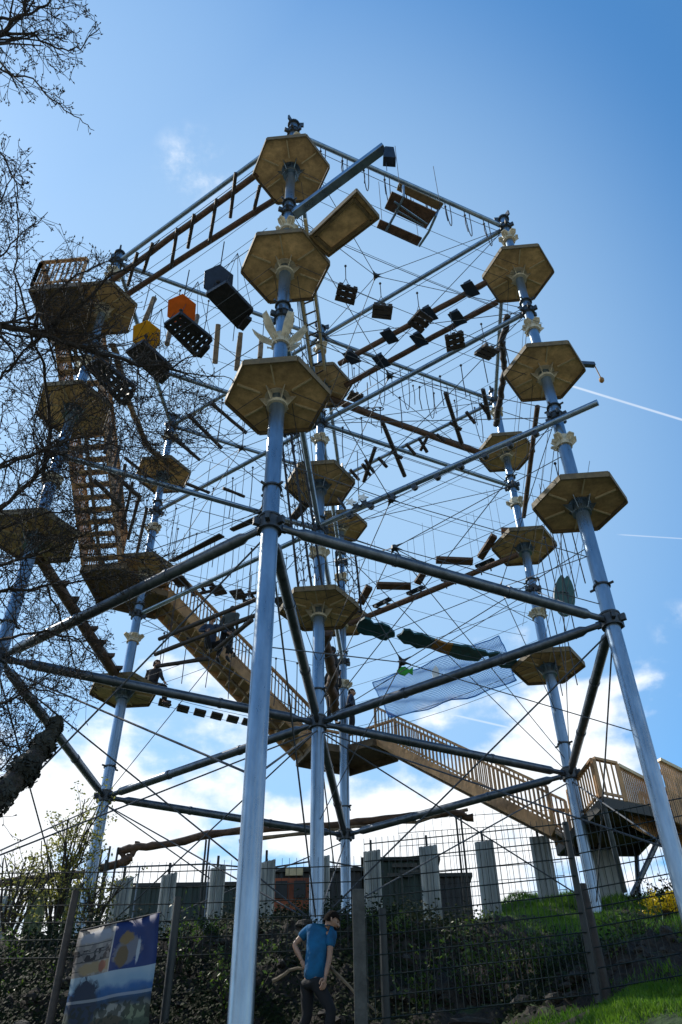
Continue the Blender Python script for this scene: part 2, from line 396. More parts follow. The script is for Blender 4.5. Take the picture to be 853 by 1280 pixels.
# star nodes: small plates where bracing cables of a bay meet
STARS = [(470,345,10.4,(A,B,D)),(487,470,6.9,(A,B,D)),(489,625,3.0,(A,B,D)),(493,685,2.0,(C,B,D)),(503,828,-.3,(A,B,D)),(625,735,3.1,(B,C,D)),(327,640,3.0,(A,G,D)),(302,560,6.9,(F,G,D)),(352,470,10.4,(F,E,D))]
for n, (px, py, z, tri) in enumerate(STARS):
    c = pz(px, py, z); m = MB()
    for i in tri:
        for zz in (z+1.9, z-1.7):
            d = (T(i, zz)-c).normalized(); m.prism([c+d*.17, c+d.cross(V((0,0,1))).normalized()*.045, c-d.cross(V((0,0,1))).normalized()*.045], V((0,0,.02)))
    m.tube([c+V((0,0,-.03)), c+V((0,0,.04))], .06, 10)
    o = m.build('star_node', M['collar'], tower)
    for i in tri:
        cable(c, T(i, z+1.9), .009, name='stay_cable'); cable(c, T(i, z-1.7), .009, name='stay_cable')
# safety cables and hand lines above each walkway level
def span(i, j, z, off=0.):
    a = T(i, z); b = T(j, z); u = (b-a).normalized(); s = V((-u.y,u.x,0))*off
    return a+u*.14+s, b-u*.14+s
for z in (2.7, 6.4, 10.1):
    for (i, j) in SP:
        a, b = span(i, j, z+1.95, .05); cable(a, b, .008, .10, 'safety_cable')
        if (i, j) not in ((A,D),(E,D),(E,F)) or z > 9:
            pass
        a, b = span(i, j, z+.02, .22); cable(a, b, .006, .16, 'foot_cable')
        a, b = span(i, j, z+.02, -.22); cable(a, b, .006, .16, 'foot_cable')
for (i, j, z) in ((A,B,6.4),(B,D,6.4),(C,D,2.7),(C,D,6.4),(B,C,2.7),(G,A,6.4),(F,D,2.7),(F,D,6.4),(G,D,6.4),(C,E,2.7)):
    for s in (.45, -.45):
        a, b = span(i, j, z+1.1, s); cable(a, b, .005, .12, 'hand_line')

# ------------------------------------------------------------------ ropes that hang
def drop(a, length, label, group, loop=0.):
    a = V(a); m = MB()
    if loop:
        b = a+V((loop,.0,-.05)); n = 9; pts = []
        for k in range(n):
            t = k/(n-1.); pts.append(a.lerp(b, t)-V((0,0,length*(1-(2*t-1)**2)**.5)))
        m.tube(pts, .012, 5)
    else:
        m.tube([a, a+V((random.uniform(-.03,.03),0,-length*.5)), a+V((0,0,-length))], .012, 5)
        m.blob(a, .035, .035, .035, 6, 4)
    o = m.build('hanging_rope', M['rope'], smooth=True); tag(o, label, 'rope', group); return o
SETS = [  # span, level, count, length, loop, label, group
 (A,B,12.2,9,1.25,.12,'long black foot loop hanging below the topmost ring beam on the right','long foot loops under the top right beam'),
 (A,B,12.0,9,.7,0,'short rope drop hanging beside the foot loops below the topmost right beam','short rope drops under the top right beam'),
 (C,D,12.2,6,1.9,.25,'deep black rope loop hanging between the central pole and the far right pole','deep rope loops of the far right course'),
 (C,D,11.6,7,.8,0,'short rope drop beside the deep loops of the far right course','short rope drops of the far right course'),
 (D,B,8.0,9,1.0,0,'thin rope drop above the roller beam right of the central pole','rope drops above the roller beam'),
 (F,D,8.3,7,1.6,.0,'thin rope drop in the left rear course of round bars','rope drops of the left rear course'),
 (F,E,8.2,9,1.2,0,'rope drop over the pallet steps at the rear left','rope drops over the rear pallet steps'),
 (F,E,4.6,8,1.5,0,'rope drop above the small square steps behind the stairs','rope drops above the square steps'),
 (G,F,8.3,7,1.5,0,'rope drop among the upright sticks at the left','rope drops among the upright sticks'),
 (G,D,8.3,8,1.3,.0,'rope drop in the left middle course below the hanging poles','rope drops of the left middle course'),
 (G,D,12.1,6,1.5,.0,'rope drop holding the hanging poles high at the left','rope drops of the high left course'),
 (B,C,4.6,6,3.4,0,'long thin rope hanging beside the green surfboard','ropes around the surfboard'),
]
for (i, j, z, n, ln, lp, lab, grp) in SETS:
    a, b = span(i, j, z)
    for k in range(n): drop(a.lerp(b, (k+1)/(n+1.))+V((0,0,-.02)), ln*random.uniform(.8,1.15), lab, grp, lp)

# ------------------------------------------------------------------ course elements
def rodrope(m, a, h, r=.008): m.tube([V(a), V(a)+V((0,0,h))], r, 5)
def wobble(pts, amp, sub=6):
    out = []; pts = [V(p) for p in pts]
    for a, b in zip(pts, pts[1:]):
        for k in range(sub): out.append(a.lerp(b, k/float(sub))+V((random.uniform(-amp,amp),random.uniform(-amp,amp),random.uniform(-amp,amp))))
    out.append(pts[-1]); return out
def logbar(name, pts, r, label, cat, group=None, material='log', hang=0, amp=0.008, hname='hanger_rope'):
    pts = [V(p) for p in pts]; root = thing(name, (pts[0]+pts[-1])/2, label, cat, group)
    m = MB(); w = wobble(pts, amp, 5); m.tube(w, [r*random.uniform(.9,1.08) for _ in w], 10); m.build('log', M[material], root, smooth=True)
    if hang:
        for k in ((.12,.88) if (pts[-1]-pts[0]).length > .5 else (.5,)):
            m = MB(); c = pts[0].lerp(pts[-1], k); rodrope(m, c+V((0,0,r)), hang); m.build(hname, M['rope'], root)
    return root

# 1 ladder bridge of two brown logs at the top left
z = 10.5
r1 = [pz(323,217,z), pz(160,336,z), pz(118,366,z)]; r2 = [pz(346,248,z), pz(165,364,z), pz(122,394,z)]
lb = thing('ladder_bridge', r1[1], 'long brown ladder bridge of two log rails climbing from upper left to the top platform', 'ladder bridge')
for rr in (r1, r2):
    m = MB(); w = wobble(rr, .01, 6); m.tube(w, .075, 10); m.build('rail', M['log'], lb, smooth=True)
for (xa, ya, xb, yb) in ((295,216,288,272),(325,232,318,262),(271,249,262,303),(243,268,235,310),(222,286,214,335),(191,304,179,342),(172,316,160,357)):
    m = MB(); m.tube([pz(xa,ya,z-.09), pz(xb,yb,z-.09)], .042, 8); m.build('rung', M['darklog'], lb, smooth=True)
# 2 ladder between pole A and D
z = 9.4
a1, a2, b1, b2 = pz(376,262,10.3), pz(384,258,10.3), pz(396,470,10.3), pz(409,468,10.3)
a1, a2, b1, b2 = pz(377,366,8.3), pz(393,360,8.3), pz(391,470,8.6), pz(406,462,8.6)
ld = thing('pale_ladder', a1, 'narrow pale metal ladder leading from the upper front platform back to the central pole', 'ladder')
for (a, b) in ((a1, b1), (a2, b2)):
    m = MB(); m.beam(a+(a-b)*.7, b, .06, .05); m.build('rail', M['rib'], ld)
for k in range(-3, 9):
    t = k/8.; m = MB(); m.tube([a1.lerp(b1, t), a2.lerp(b2, t)], .022, 6); m.build('rung', M['darklog'], ld)

# 3 two log beams with pads, B - D top
pad_px = [[(588,362),(536,393),(487,421),(440,447)],[(572,398),(524,425),(477,452)]]
for n, (pa, pb, lab) in enumerate((((608,353),(424,455),'upper of two parallel brown log beams with dark pads below the top right platform'), ((622,377),(432,482),'lower of two parallel brown log beams with dark pads below the top right platform'))):
    z = 10.05; a = pz(*pa, z); b = pz(*pb, z)
    root = thing('log_beam', a, lab, 'log beam', 'log beams with pads')
    m = MB(); w = wobble([a, b], .008, 10); m.tube(w, .075, 12); m.build('log', M['log'], root, smooth=True)
    u = (b-a).normalized(); s = V((-u.y,u.x,0))
    for (px, py) in pad_px[n]:
        c = pz(px, py, z-.09); m = MB(); m.box(c, u*.15+s*.03, s*.23, V((0,0,.02))); m.box(c+s*.13+V((0,0,.1)), u*.1, s*.02, V((0,0,.1))); m.box(c-s*.13+V((0,0,.1)), u*.1, s*.02, V((0,0,.1)))
        m.build('pad', M['navy'], root, bevel=.02)

# 4 slatted pallets
def pallet(px, py, z, ang, label, grp, size=.22, hang=2.0, tilt=(.2,.1)):
    c = pz(px, py, z); root = thing('slatted_step', c, label, 'hanging step', grp)
    rt = Matrix.Rotation(ang, 3, 'Z') @ Matrix.Rotation(tilt[0], 3, 'X') @ Matrix.Rotation(tilt[1], 3, 'Y')
    X, Y, Z = rt@V((1,0,0)), rt@V((0,1,0)), rt@V((0,0,1))
    for k in (-1, 0, 1):
        m = MB(); m.box(c+Y*k*size*.68, X*size, Y*size*.27, Z*.018); m.build('slat', M['darklog'], root, bevel=.004)
    m = MB()
    for k in (-1, 0, 1): m.box(c+X*k*size*.72+Z*.045, X*size*.2, Y*size*.93, Z*.026)
    m.build('batten', M['darklog'], root)
    if hang:
        m = MB(); t = c+V((0,0,hang)); m.tube([t, c+V((0,0,.55))], .009, 5); m.blob(t, .03,.03,.03,6,4)
        for sx in (-1, 1): m.tube([c+V((0,0,.55)), c+X*sx*size*.8], .007, 5)
        m.build('hanger_rope', M['rope'], root)
    return root
for k, (px, py, an) in enumerate(((433,368,.2),(478,390,.05),(526,402,.7),(569,427,-.2),(609,441,.55))):
    pallet(px, py, 6.35, an, ('leftmost','second from left','middle','second from right','rightmost')[k]+' of five dark slatted steps hanging below the padded log beams', 'slatted steps hanging at the upper right', .2, 1.0, (.25*math.sin(k*2), .2*math.cos(k)))
# rear pallet steps F - E
rear = [(306,521,0),]
for k, (px, py, kind) in enumerate(((226,727,0),(253,737,1),(273,738,2),(298,743,3),(315,746,4),(352,752,5))):
    c = pz(px, py, 6.45); labs = ('small square dark step beside the platform at the head of the rear stairs','ladder shaped dark step hanging right of the first square one','plain dark square step ending the first rear group','dark square step starting the rear group left of the front pole','two holed dark step beside the front pole','dark hexagonal step just right of the front pole')
    root = thing('rear_step', c, labs[k], 'hanging step', 'dark steps of the rear course')
    m = MB(); X = V((.95,-.3,0)); Y = V((.3,.95,0)); s = .2
    if kind in (0, 2, 3, 5): m.box(c, X*.19, Y*.22, V((0,0,.03)))
    else:
        L = .42 if kind == 1 else .34
        for q in (-1, 1): m.box(c+Y*q*.15, X*L, Y*.045, V((0,0,.03)))
        for q in (-1, 0, 1): m.box(c+X*q*L*.85+V((0,0,.045)), X*.05, Y*.24, V((0,0,.02)))
    m.build('board', M['darklog'], root, bevel=.01)
    m = MB(); rodrope(m, c+X*.1, 1.8, .007); m.build('hanger_rope', M['rope'], root); m = MB(); rodrope(m, c-X*.1, 1.8, .007); m.build('hanger_rope', M['rope'], root)
# small square steps behind
for k, (px, py) in enumerate(((206,879),(229,886),(250,891),(271,895),(291,899),(310,903),(327,907))):
    z = 2.7; c = pz(px, py, z); root = thing('square_step', c, ('first','second','third','fourth','fifth','sixth','seventh')[k]+' from the left of the small dark square steps below the rear stairs', 'hanging step', 'small square steps')
    m = MB(); X = V((.85,.5,0)); Y = V((-.3,.95,0)); m.box(c, X*.16, Y*.16, V((0,0,.03))); m.build('board', M['darklog'], root, bevel=.01)

# 5 hexagon seats G - A
def corner_box(name, cs, z, label, cat, group, hexc=None, hexm=None, holes=False):
    q = [pz(x, y, z) for x, y in cs]; c = sum(q, V())/4
    root = thing(name, c, label, cat, group)
    m = MB()
    if not holes: m.prism(q, V((0,0,.05)))
    else:
        for k in range(4): m.beam(q[k], q[(k+1) % 4], .09, .06)
        for k in range(1, 7): m.beam(q[0].lerp(q[3], k/7.), q[1].lerp(q[2], k/7.+random.uniform(-.05,.05)), .10, .05)
        for k in (.35,.7): m.beam(q[0].lerp(q[1], k)+V((0,0,-.01)), q[3].lerp(q[2], k)+V((0,0,-.01)), .08, .05)
    for k in range(4): m.beam(q[k]+V((0,0,.05)), q[(k+1) % 4]+V((0,0,.05)), .035, .10)
    m.build('tray', M['black'], root, bevel=.006)
    m = MB(); m.beam(q[2].lerp(q[3], .2)+V((0,0,-.1)), q[2].lerp(q[3], .8)+V((0,0,-.1)), .12, .1); m.build('end_block', M['black'], root)
    if hexc:
        h = pz(hexc[0], hexc[1], z+.5); rt = Matrix.Rotation(-.5, 3, 'X') @ Matrix.Rotation(.1, 3, 'Y') @ Matrix.Rotation(.15, 3, 'Z'); m = MB()
        pts = [h+rt@V((math.cos(math.pi/6+i*math.pi/3)*.34, math.sin(math.pi/6+i*math.pi/3)*.34, 0)) for i in range(6)]
        m.prism(pts, rt@V((0,0,.03))); m.build('hexagonal_disc', M[hexm], root, bevel=.006)
        m = MB(); m.tube([h, h+V((0,0,1.5))], .012, 6); m.blob(h+rt@V((0,0,-.02)), .045,.045,.03); m.tube([h, c+V((0,0,.05))], .02, 6); m.build('suspension', M['rope'], root)
    m = MB()
    for p in q: m.tube([p, c+V((0,0,1.9))], .006, 5)
    m.build('hanger_rope', M['rope'], root)
corner_box('tray_seat', ((110,458),(124,450),(169,485),(152,504)), 6.5, 'black open tray without a disc, lowest of the row behind the thick branch', 'hanging tray', 'black trays at the upper left', holes=True)
corner_box('tray_seat', ((158,441),(179,428),(214,460),(198,477)), 6.5, 'black tray hanging below the yellow hexagonal disc', 'hanging tray', 'black trays at the upper left', (183,420), 'yellow')
corner_box('tray_seat', ((207,406),(226,393),(264,424),(246,445)), 6.5, 'black tray with holes hanging below the orange hexagonal disc', 'hanging tray', 'black trays at the upper left', (227,388), 'orange', holes=True)
corner_box('tray_seat', ((258,369),(283,354),(316,389),(298,411)), 6.5, 'black tray hanging below the navy hexagonal disc, highest of the row', 'hanging tray', 'black trays at the upper left', (273,352), 'navydisc')

# 6 hanging poles G - D top
for k, ((xa,ya,xb,yb), lab) in enumerate((((193,373,181,402),'short tilted round pole hanging above the yellow disc'),((213,413,209,430),'short stub of a round pole left of the tray below the orange disc'),((247,395,242,412),'short round stub hanging right of the orange disc'),((273,406,269,454),'upright round grey pole hanging left of the other upright ones'),((301,416,296,463),'upright round grey pole between its two neighbours near the front platform'),((327,424,325,448),'rightmost short upright pole just above the lowest front platform'))):
    a = pz(xa, ya, 10.9); b0 = pz(xb, yb, 10.0); b = a+(b0-a)*1.0
    logbar('hanging_pole', [a, b], .07, lab, 'hanging pole', 'upright round poles at the upper left', 'rawlog', amp=.003)
# 7 crooked log G - F top
logbar('crooked_log', [pz(x,y,z) for x,y,z in ((141,430,10.0),(150,460,9.95),(160,500,9.9),(172,528,9.9),(182,552,9.9),(188,562,10.05),(203,573,10.1),(224,592,10.15))], .085, 'long crooked pale log bending down to the left rear platform', 'log', None, 'rawlog', amp=.02)
# 8 rung bars F - D
for k, ((xa,ya,xb,yb), lab) in enumerate((((156,572,192,601),'lowest left round bar crossing in front of the left rear platform'),((207,539,250,575),'second round bar from the left above the left rear platform'),((236,519,277,560),'third round bar from the left between the branches and the front platform'),((264,504,308,541),'uppermost right round bar just left of the lowest front platform'))):
    logbar('round_bar', [pz(xa,ya,10.1), pz(xb,yb,10.1)], .055, lab, 'log bar', 'round bars of the left rear course', 'darklog', hang=1.6, amp=.003)
for k, ((xa,ya,xb,yb), lab) in enumerate((((279,610,306,621),'small dark bar hanging just left of the front pole'),((232,604,262,616),'small dark bar hanging right of the left rear platform'))):
    logbar('small_bar', [pz(xa,ya,6.4), pz(xb,yb,6.4)], .04, lab, 'log bar', None, 'darklog', hang=1.0, amp=.003)
# 9 upright sticks G - F
for k, ((xa,ya,xb,yb)) in enumerate(((141,532,131,566),(150,558,141,590),(157,580,147,640),(166,602,153,662),(175,618,160,675),(184,634,171,693))):
    a = pz(xa, ya, 7.9); b = pz(xb, yb, 6.9)
    st = logbar('upright_stick', [a, b], .045, ('topmost','second from the top','third from the top','fourth from the top','second from the bottom','lowest')[k]+' of the slanting row of dark upright sticks beside the left stairs', 'hanging stick', 'dark upright sticks beside the stairs', 'darklog', hang=1.2, amp=.004)
    for t in (.15,.38,.6,.85):
        c = a.lerp(b, t); m = MB(); m.tube([c+V((-.16,.02,0)), c+V((.16,-.02,.0))], .014, 6); m.build('peg', M['darklog'], st)
logbar('slanting_bar', [pz(133,585,7.2), pz(176,622,7.2)], .06, 'dark slanting bar between the left stairs and the sticks', 'log bar', None, 'darklog')
logbar('slanting_bar', [pz(118,600,6.9), pz(152,634,6.9)], .06, 'shorter dark slanting bar close to the left stairs', 'log bar', None, 'darklog')
# 10 toothed log G - F low
pp = [pz(48,694,2.75), pz(146,846,2.75)]
tl = logbar('toothed_log', pp, .12, 'dark brown log with wedge steps running down to the lowest left rear platform', 'log', None, 'log')
for t in (.2,.32,.44,.56,.68,.8,.92):
    c = pp[0].lerp(pp[1], t); m = MB(); u = (pp[1]-pp[0]).normalized(); s = V((-u.y,u.x,0))
    if s.x < 0: s = -s
    m.prism([c, c+u*.30, c+u*.05+s*.26], V((0,0,.09))); m.build('wedge', M['log'], tl)
# 11 dark planks F - D
for (q, lab) in (([(211,702),(218,703),(281,672),(274,668)], 'long dark plank hanging above the thick lower beam at the left'), ([(287,662),(292,665),(333,648),(327,643)], 'short dark plank hanging just left of the front pole collar')):
    c = [pz(x,y,6.45) for x,y in q]; root = thing('dark_plank', sum(c, V())/4, lab, 'plank', 'dark hanging planks')
    m = MB(); m.prism(c, V((0,0,.05))); m.build('board', M['darklog'], root, bevel=.006)
    m = MB(); rodrope(m, (c[0]+c[1])/2, 1.7); m.build('hanger_rope', M['rope'], root); m = MB(); rodrope(m, (c[2]+c[3])/2, 1.7); m.build('hanger_rope', M['rope'], root)
c = [pz(x,y,6.35) for x,y in ((350,662),(356,668),(388,632),(378,628))]; m = MB(); m.prism(c, V((0,0,.07))); tag(m.build('dark_ramp', M['darklog'], bevel=.01), 'dark ramp board between the front pole and the middle central platform', 'plank')
# 12 zigzag boards E - C and log with skateboards
zz = 6.45
for k, (q, lab) in enumerate((([(447,754),(455,757),(466,737),(458,733)],'first tilted board of the zigzag, beside the lowest central platform'),([(471,730),(471,737),(514,738),(514,731)],'first level board of the zigzag above the brown log'),([(518,729),(526,732),(537,712),(530,711)],'second tilted board of the zigzag, partly behind the thick beam'),([(546,698),(545,705),(591,707),(592,700)],'second level board of the zigzag under the thick beam'),([(597,697),(604,701),(622,673),(615,669)],'third tilted board of the zigzag beside the far right platform'),([(627,662),(627,668),(676,671),(677,664)],'level board of the zigzag resting over the far right platform'))):
    c = [pz(x,y,zz+(.3 if k == 5 else 0)) for x,y in q]; root = thing('zigzag_board', sum(c, V())/4, lab, 'plank', 'dark zigzag boards')
    m = MB(); m.prism(c, V((0,0,.09))); m.build('board', M['log'], root, bevel=.006)
    m = MB(); rodrope(m, (c[0]+c[1])/2, 1.7, .005); m.build('hanger_rope', M['rope'], root); m = MB(); rodrope(m, (c[2]+c[3])/2, 1.7, .005); m.build('hanger_rope', M['rope'], root)
sl = logbar('long_log', [pz(437,780,6.0), pz(648,693,6.0)], .085, 'long brown log rising to the far right platform with four skateboards above it', 'log', None, 'log')
for k, (xa,ya,xb,yb) in enumerate(((468,759,488,749),(510,743,530,734),(553,726,573,717),(596,709,617,700))):
    a = pz(xa,ya,6.4); b = pz(xb,yb,6.4); u = (b-a).normalized(); s = V((-u.y,u.x,0))
    root = thing('skateboard', (a+b)/2, ('leftmost','second from left','third from left','rightmost')[k]+' of four dark skateboards fixed over the long brown log', 'skateboard', 'skateboards on the log')
    m = MB(); L = (b-a).length; pr = [a-u*.04, a+s*.1, b+s*.1, b+u*.04, b-s*.1, a-s*.1]; m.prism(pr, V((0,0,.025))); m.build('deck', M['navy'], root, bevel=.008)
    for q in (.22, .78):
        c = a.lerp(b, q)-V((0,0,.08)); m = MB(); m.tube([c-s*.1, c+s*.1], .012, 6)
        for e in (-1, 1): m.tube([c+s*e*.07, c+s*e*.12], .045, 10)
        m.tube([c, c+V((0,0,.08))], .03, 6); m.tube([c, c-V((0,0,.24))], .02, 6); m.build('wheels', M['collar'], root)
# 13 leaf shaped boards D - C
def outline(px, z, mname, label, th=.05, grp=None):
    c = [pz(x,y,z) for x,y in px]; m = MB(); m.prism(c, V((0,0,th))); o = m.build('wavy_board', M[mname]); tag(o, label, 'board', grp); return o
g = 'wavy stepping boards'
outline(((446,783),(450,777),(456,773),(463,775),(468,781),(478,780),(487,784),(494,792),(494,796),(487,798),(483,801),(476,800),(466,795),(455,794),(447,790)), 2.75, 'teal', 'dark teal wavy board nearest the central platform', grp=g)
outline(((496,796),(502,793),(505,788),(513,788),(518,793),(528,793),(536,797),(544,800),(538,811),(530,810),(521,811),(513,806),(505,805)), 2.75, 'teal', 'dark teal wavy board left of the ochre board', grp=g)
outline(((544,800),(550,802),(558,805),(567,806),(561,819),(551,816),(538,811)), 2.755, 'ochre', 'ochre board between two dark teal wavy boards', grp=g)
outline(((567,806),(577,808),(586,808),(592,812),(600,813),(608,815),(612,820),(604,821),(598,827),(584,826),(572,824),(561,819)), 2.75, 'teal', 'dark teal wavy board right of the ochre board', grp=g)
outline(((610,818),(617,817),(623,816),(631,821),(645,824),(648,829),(640,836),(627,835),(620,830),(612,824)), 2.75, 'teal', 'dark teal wavy board nearest the far right platform', grp=g)
# 14 surfboard
c = pz(706, 743, 3.6); X = (CX+V((0,0,0))).normalized(); Zu = V((.18,-.05,.98)).normalized(); Xs = V((.97,.1,-.15)).normalized()
root = thing('surfboard', c, 'dark green surfboard hanging upright right of the zigzag under the right platforms', 'surfboard')
m = MB(); prof = []
for k in range(24):
    a = 2*math.pi*k/24; rr = math.cos(a); h = math.sin(a)
    prof.append(c+Xs*rr*.25*(1-.12*h)+Zu*h*.58+(Zu*.1 if False else V()))
prof[6] = c+Zu*.46; m.prism(prof, V((0,.06,0))); m.build('board', M['surf'], root, bevel=.012)
m = MB(); m.box(c+V((0,-.02,.05)), Xs*.10, V((0,.01,0)), Zu*.008); m.box(c+V((.08,-.02,-.03)), Xs*.008, V((0,.01,0)), Zu*.09); m.build('fin_strap', M['collar'], root)
m = MB(); m.tube([c+Zu*.5+Xs*.1, c+Zu*.5+V((0,0,3))], .008, 5); m.build('hanger_rope', M['rope'], root); m = MB(); m.tube([c+Zu*.5-Xs*.1, c+Zu*.5+V((-.1,0,3))], .008, 5); m.build('hanger_rope', M['rope'], root)
# 15 crossed sticks D - B
CR = [((463,592),(473,606),0),((476,588),(468,612),1),((491,572),(500,586),0),((508,590),(516,568),1),((504,568),(534,622),0),((512,556),(524,575),2),((530,536),(540,552),2),((540,536),(552,558),2),((548,552),(556,538),2),((556,440),(576,494),0),((562,526),(572,540),2),((478,528),(507,596),0),((585,512),(594,530),2),((596,494),(606,512),2),((604,486),(612,512),0),((562,490),(578,554),0)]
for k, ((xa,ya),(xb,yb),t) in enumerate(CR):
    pass
for k, ((xa,ya),(xb,yb),lab) in enumerate((((438,587),(449,600),'short dark peg nearest the central pole'),((469,560),(455,602),'long dark stick crossed by two pegs near the central pole'),((453,580),(463,594),'short dark peg left of the crossing of the first stick'),((457,575),(468,591),'short dark peg right of the crossing of the first stick'),((473,572),(484,584),'single dark peg between the first and second crossed sticks'),((478,527),(506,595),'long slanting dark stick second from the central pole'),((489,564),(503,573),'dark peg crossing the second long stick'),((508,555),(519,568),'dark peg right of the second long stick'),((524,548),(534,565),'dark peg left of the small cross'),((535,545),(526,563),'dark peg forming the small cross over the cable'),((546,543),(556,552),'dark peg right of the small cross'),((557,491),(577,554),'long slanting dark stick third from the central pole'),((562,528),(577,537),'dark peg crossing the third long stick'),((583,515),(594,529),'dark peg between the third stick and the far right pole'),((604,487),(612,524),'steep dark stick beside the far right pole'),((601,505),(612,520),'dark peg crossing the stick beside the far right pole'))):
    logbar('course_stick', [pz(xa,ya,6.6), pz(xb,yb,6.5)], .042 if (yb-ya) < 25 else .052, lab, 'hanging stick', 'dark crossed sticks above the roller beam', 'darklog', hang=.0, amp=.002)
# 16 brown log D - C top with two pallets, and rings
logbar('far_log', [pz(412,498,10.0), pz(470,520,9.98), pz(600,566,10.0)], .10, 'long dark brown log from the central pole to the far right middle platform', 'log', None, 'log')
pallet(444, 497, 10.3, .35, 'dark slatted step beside the top central platform above the long brown log', None, .2, 1.3)
c = pz(463, 512, 10.4); root = thing('rope_coil', c, 'tangle of dark rings and ropes hanging over the long brown log', 'ring tangle')
for k, (dx, dz, r) in enumerate(((0,0,.16),(.22,.05,.17),(.05,-.15,.1),(-.1,.14,.09))):
    m = MB(); cc = c+V((dx,.02*k,dz)); pts = [cc+V((math.cos(a)*r, math.sin(a)*.5*r, math.sin(a)*r)) for a in [2*math.pi*i/14 for i in range(15)]]
    m.tube(pts, .016, 6); m.build('ring', M['rope'], root, smooth=True)
m = MB(); m.tube([c+V((-.05,0,.1)), c+V((-.05,0,1.2))], .015, 5); m.tube([c, c+V((.02,0,-.6)), c+V((.15,0,-.75)), c+V((.25,0,-.3))], .012, 5); m.build('hanger_rope', M['rope'], root)
# 17 crooked trunk and straight log B - C
logbar('crooked_log', [pz(x,y,z) for x,y,z in ((634,394,10.1),(633,408,10.05),(627,425,10.0),(629,445,10.05),(631,462,10.0),(627,490,10.0),(623,515,9.9),(620,532,9.9))], .085, 'dark crooked trunk hanging between the two right rear platforms', 'log', None, 'darklog', amp=.025)
logbar('slim_log', [pz(672,508,6.45), pz(655,646,6.45)], .06, 'slim straight log running back from the middle right platform', 'log', None, 'log', amp=.006)
# 18 swing of three planks
root = thing('plank_swing', pz(515,268,10.1), 'swinging seat of three brown planks on bent metal bars below the top beam', 'swing')
for (q, z) in (([(499,229),(555,255),(549,264),(496,238)],10.35),([(490,240),(546,266),(533,286),(481,261)],10.1),([(475,275),(528,298),(522,308),(471,285)],10.0)):
    m = MB(); m.prism([pz(x,y,z) for x,y in q], V((0,0,.05))); m.build('plank', M['plyedge'] if z > 10.2 else M['log'], root, bevel=.006)
for pts in ([(504,232,10.3),(505,246,10.0),(494,268,9.95),(483,288,9.9)], [(548,262,10.3),(545,270,10.0),(536,290,9.95),(524,308,9.9)]):
    m = MB(); m.tube([pz(*p) for p in pts], .03, 8); m.build('side_bar', M['steel'], root, smooth=True)
m = MB(); m.tube([pz(494,262,9.98), pz(530,282,9.98)], .022, 8); m.tube([pz(493,252,9.98), pz(534,280,9.98)], .022, 8); m.build('cross_brace', M['steel'], root)
m = MB()
for (px, py) in ((500,234),(551,260),(478,280),(524,303)): a = pz(px,py,10.1); m.tube([a, a+V((0,0,2.0))], .007, 5)
m.build('hanger_rope', M['rope'], root)
# 19 log rails and bars near the climbers, F - D low
for k, ((xa,ya,za),(xb,yb,zb),lab) in enumerate((((199,799,3.6),(326,747,3.6),'uppermost of three long dark round bars near the climbers'),((194,818,3.2),(328,766,3.2),'middle of three long dark round bars under the crouching climber'),((195,833,2.9),(262,823,2.9),'lowest dark round bar reaching out from the sitting climber'),((266,838,3.0),(297,777,3.0),'short dark handrail bar in front of the stairs'))):
    if k == 3: xa, ya, xb, yb = 270, 812, 315, 775
    logbar('long_bar', [pz(xa,ya,za), pz(xb,yb,zb)], .055, lab, 'log bar', 'long bars near the climbers', 'darklog', hang=1.3, amp=.003)
# 20 trunk D - E with snags
ct = logbar('snag_trunk', [pz(x,y,z) for x,y,z in ((407,790,2.75),(410,815,2.7),(417,840,2.8),(414,862,2.7),(420,890,2.65))], .12, 'dark twisted trunk leading back behind the central pole with climbers on it', 'log', None, 'log', amp=.04)
# 21 blue cargo net E - C
def net(name, corners, nu, nv, r, mname, label, cat, sag=0.):
    root = thing(name, sum([V(c) for c in corners], V())/4, label, cat)
    q = [V(c) for c in corners]
    def pt(u, v): return q[0].lerp(q[1], u).lerp(q[3].lerp(q[2], u), v)+V((0,0,-sag*4*u*(1-u)*(1+.3*math.sin(v*9))))+V((0,.06*math.sin(u*21+v*7),.03*math.sin(u*13-v*17)))
    m = MB()
    for i in range(nu+1): m.tube([pt(i/nu, k/8.) for k in range(9)], r, 3, False)
    for j in range(nv+1): m.tube([pt(k/16., j/nv) for k in range(17)], r, 3, False)
    m.build('mesh', M[mname], root)
    m = MB(); m.tube([pt(k/16., 0) for k in range(17)], r*2.5, 5); m.tube([pt(k/16., 1) for k in range(17)], r*2.5, 5); m.tube([pt(0, k/8.) for k in range(9)], r*2.5, 5); m.tube([pt(1, k/8.) for k in range(9)], r*2.5, 5)
    m.build('edge_rope', M[mname], root)
net('cargo_net', (pz(466,853,3.9), pz(624,794,3.9), pz(646,851,2.6), pz(487,897,2.6)), 100, 38, .0065, 'netblue', 'large fine blue net stretched between the central and the far right pole above the stairs', 'net', .05)
m = MB(); c = pz(506, 838, 3.2); m.prism([c+V((-.2,0,0)), c+V((-.12,0,.1)), c+V((.02,0,.12)), c+V((.12,0,.03)), c+V((.22,0,.1)), c+V((.2,0,-.12)), c+V((.1,0,-.05)), c+V((0,0,-.14)), c+V((-.14,0,-.09))], (0,.05,0)); tag(m.build('green_fish', M['green'], bevel=.01), 'bright green fish shape hanging by the blue net', 'fish figure')
m = MB(); c = pz(545, 840, 3.2); m.prism([c+V((-.08,0,-.18)), c+V((-.1,0,.02)), c+V((0,0,.2)), c+V((.07,0,.12)), c+V((.09,0,-.1)), c+V((0,0,-.2))], (0,.05,0)); tag(m.build('white_bird', M['white'], bevel=.01), 'white bird shape hanging in the middle of the blue net', 'bird figure')
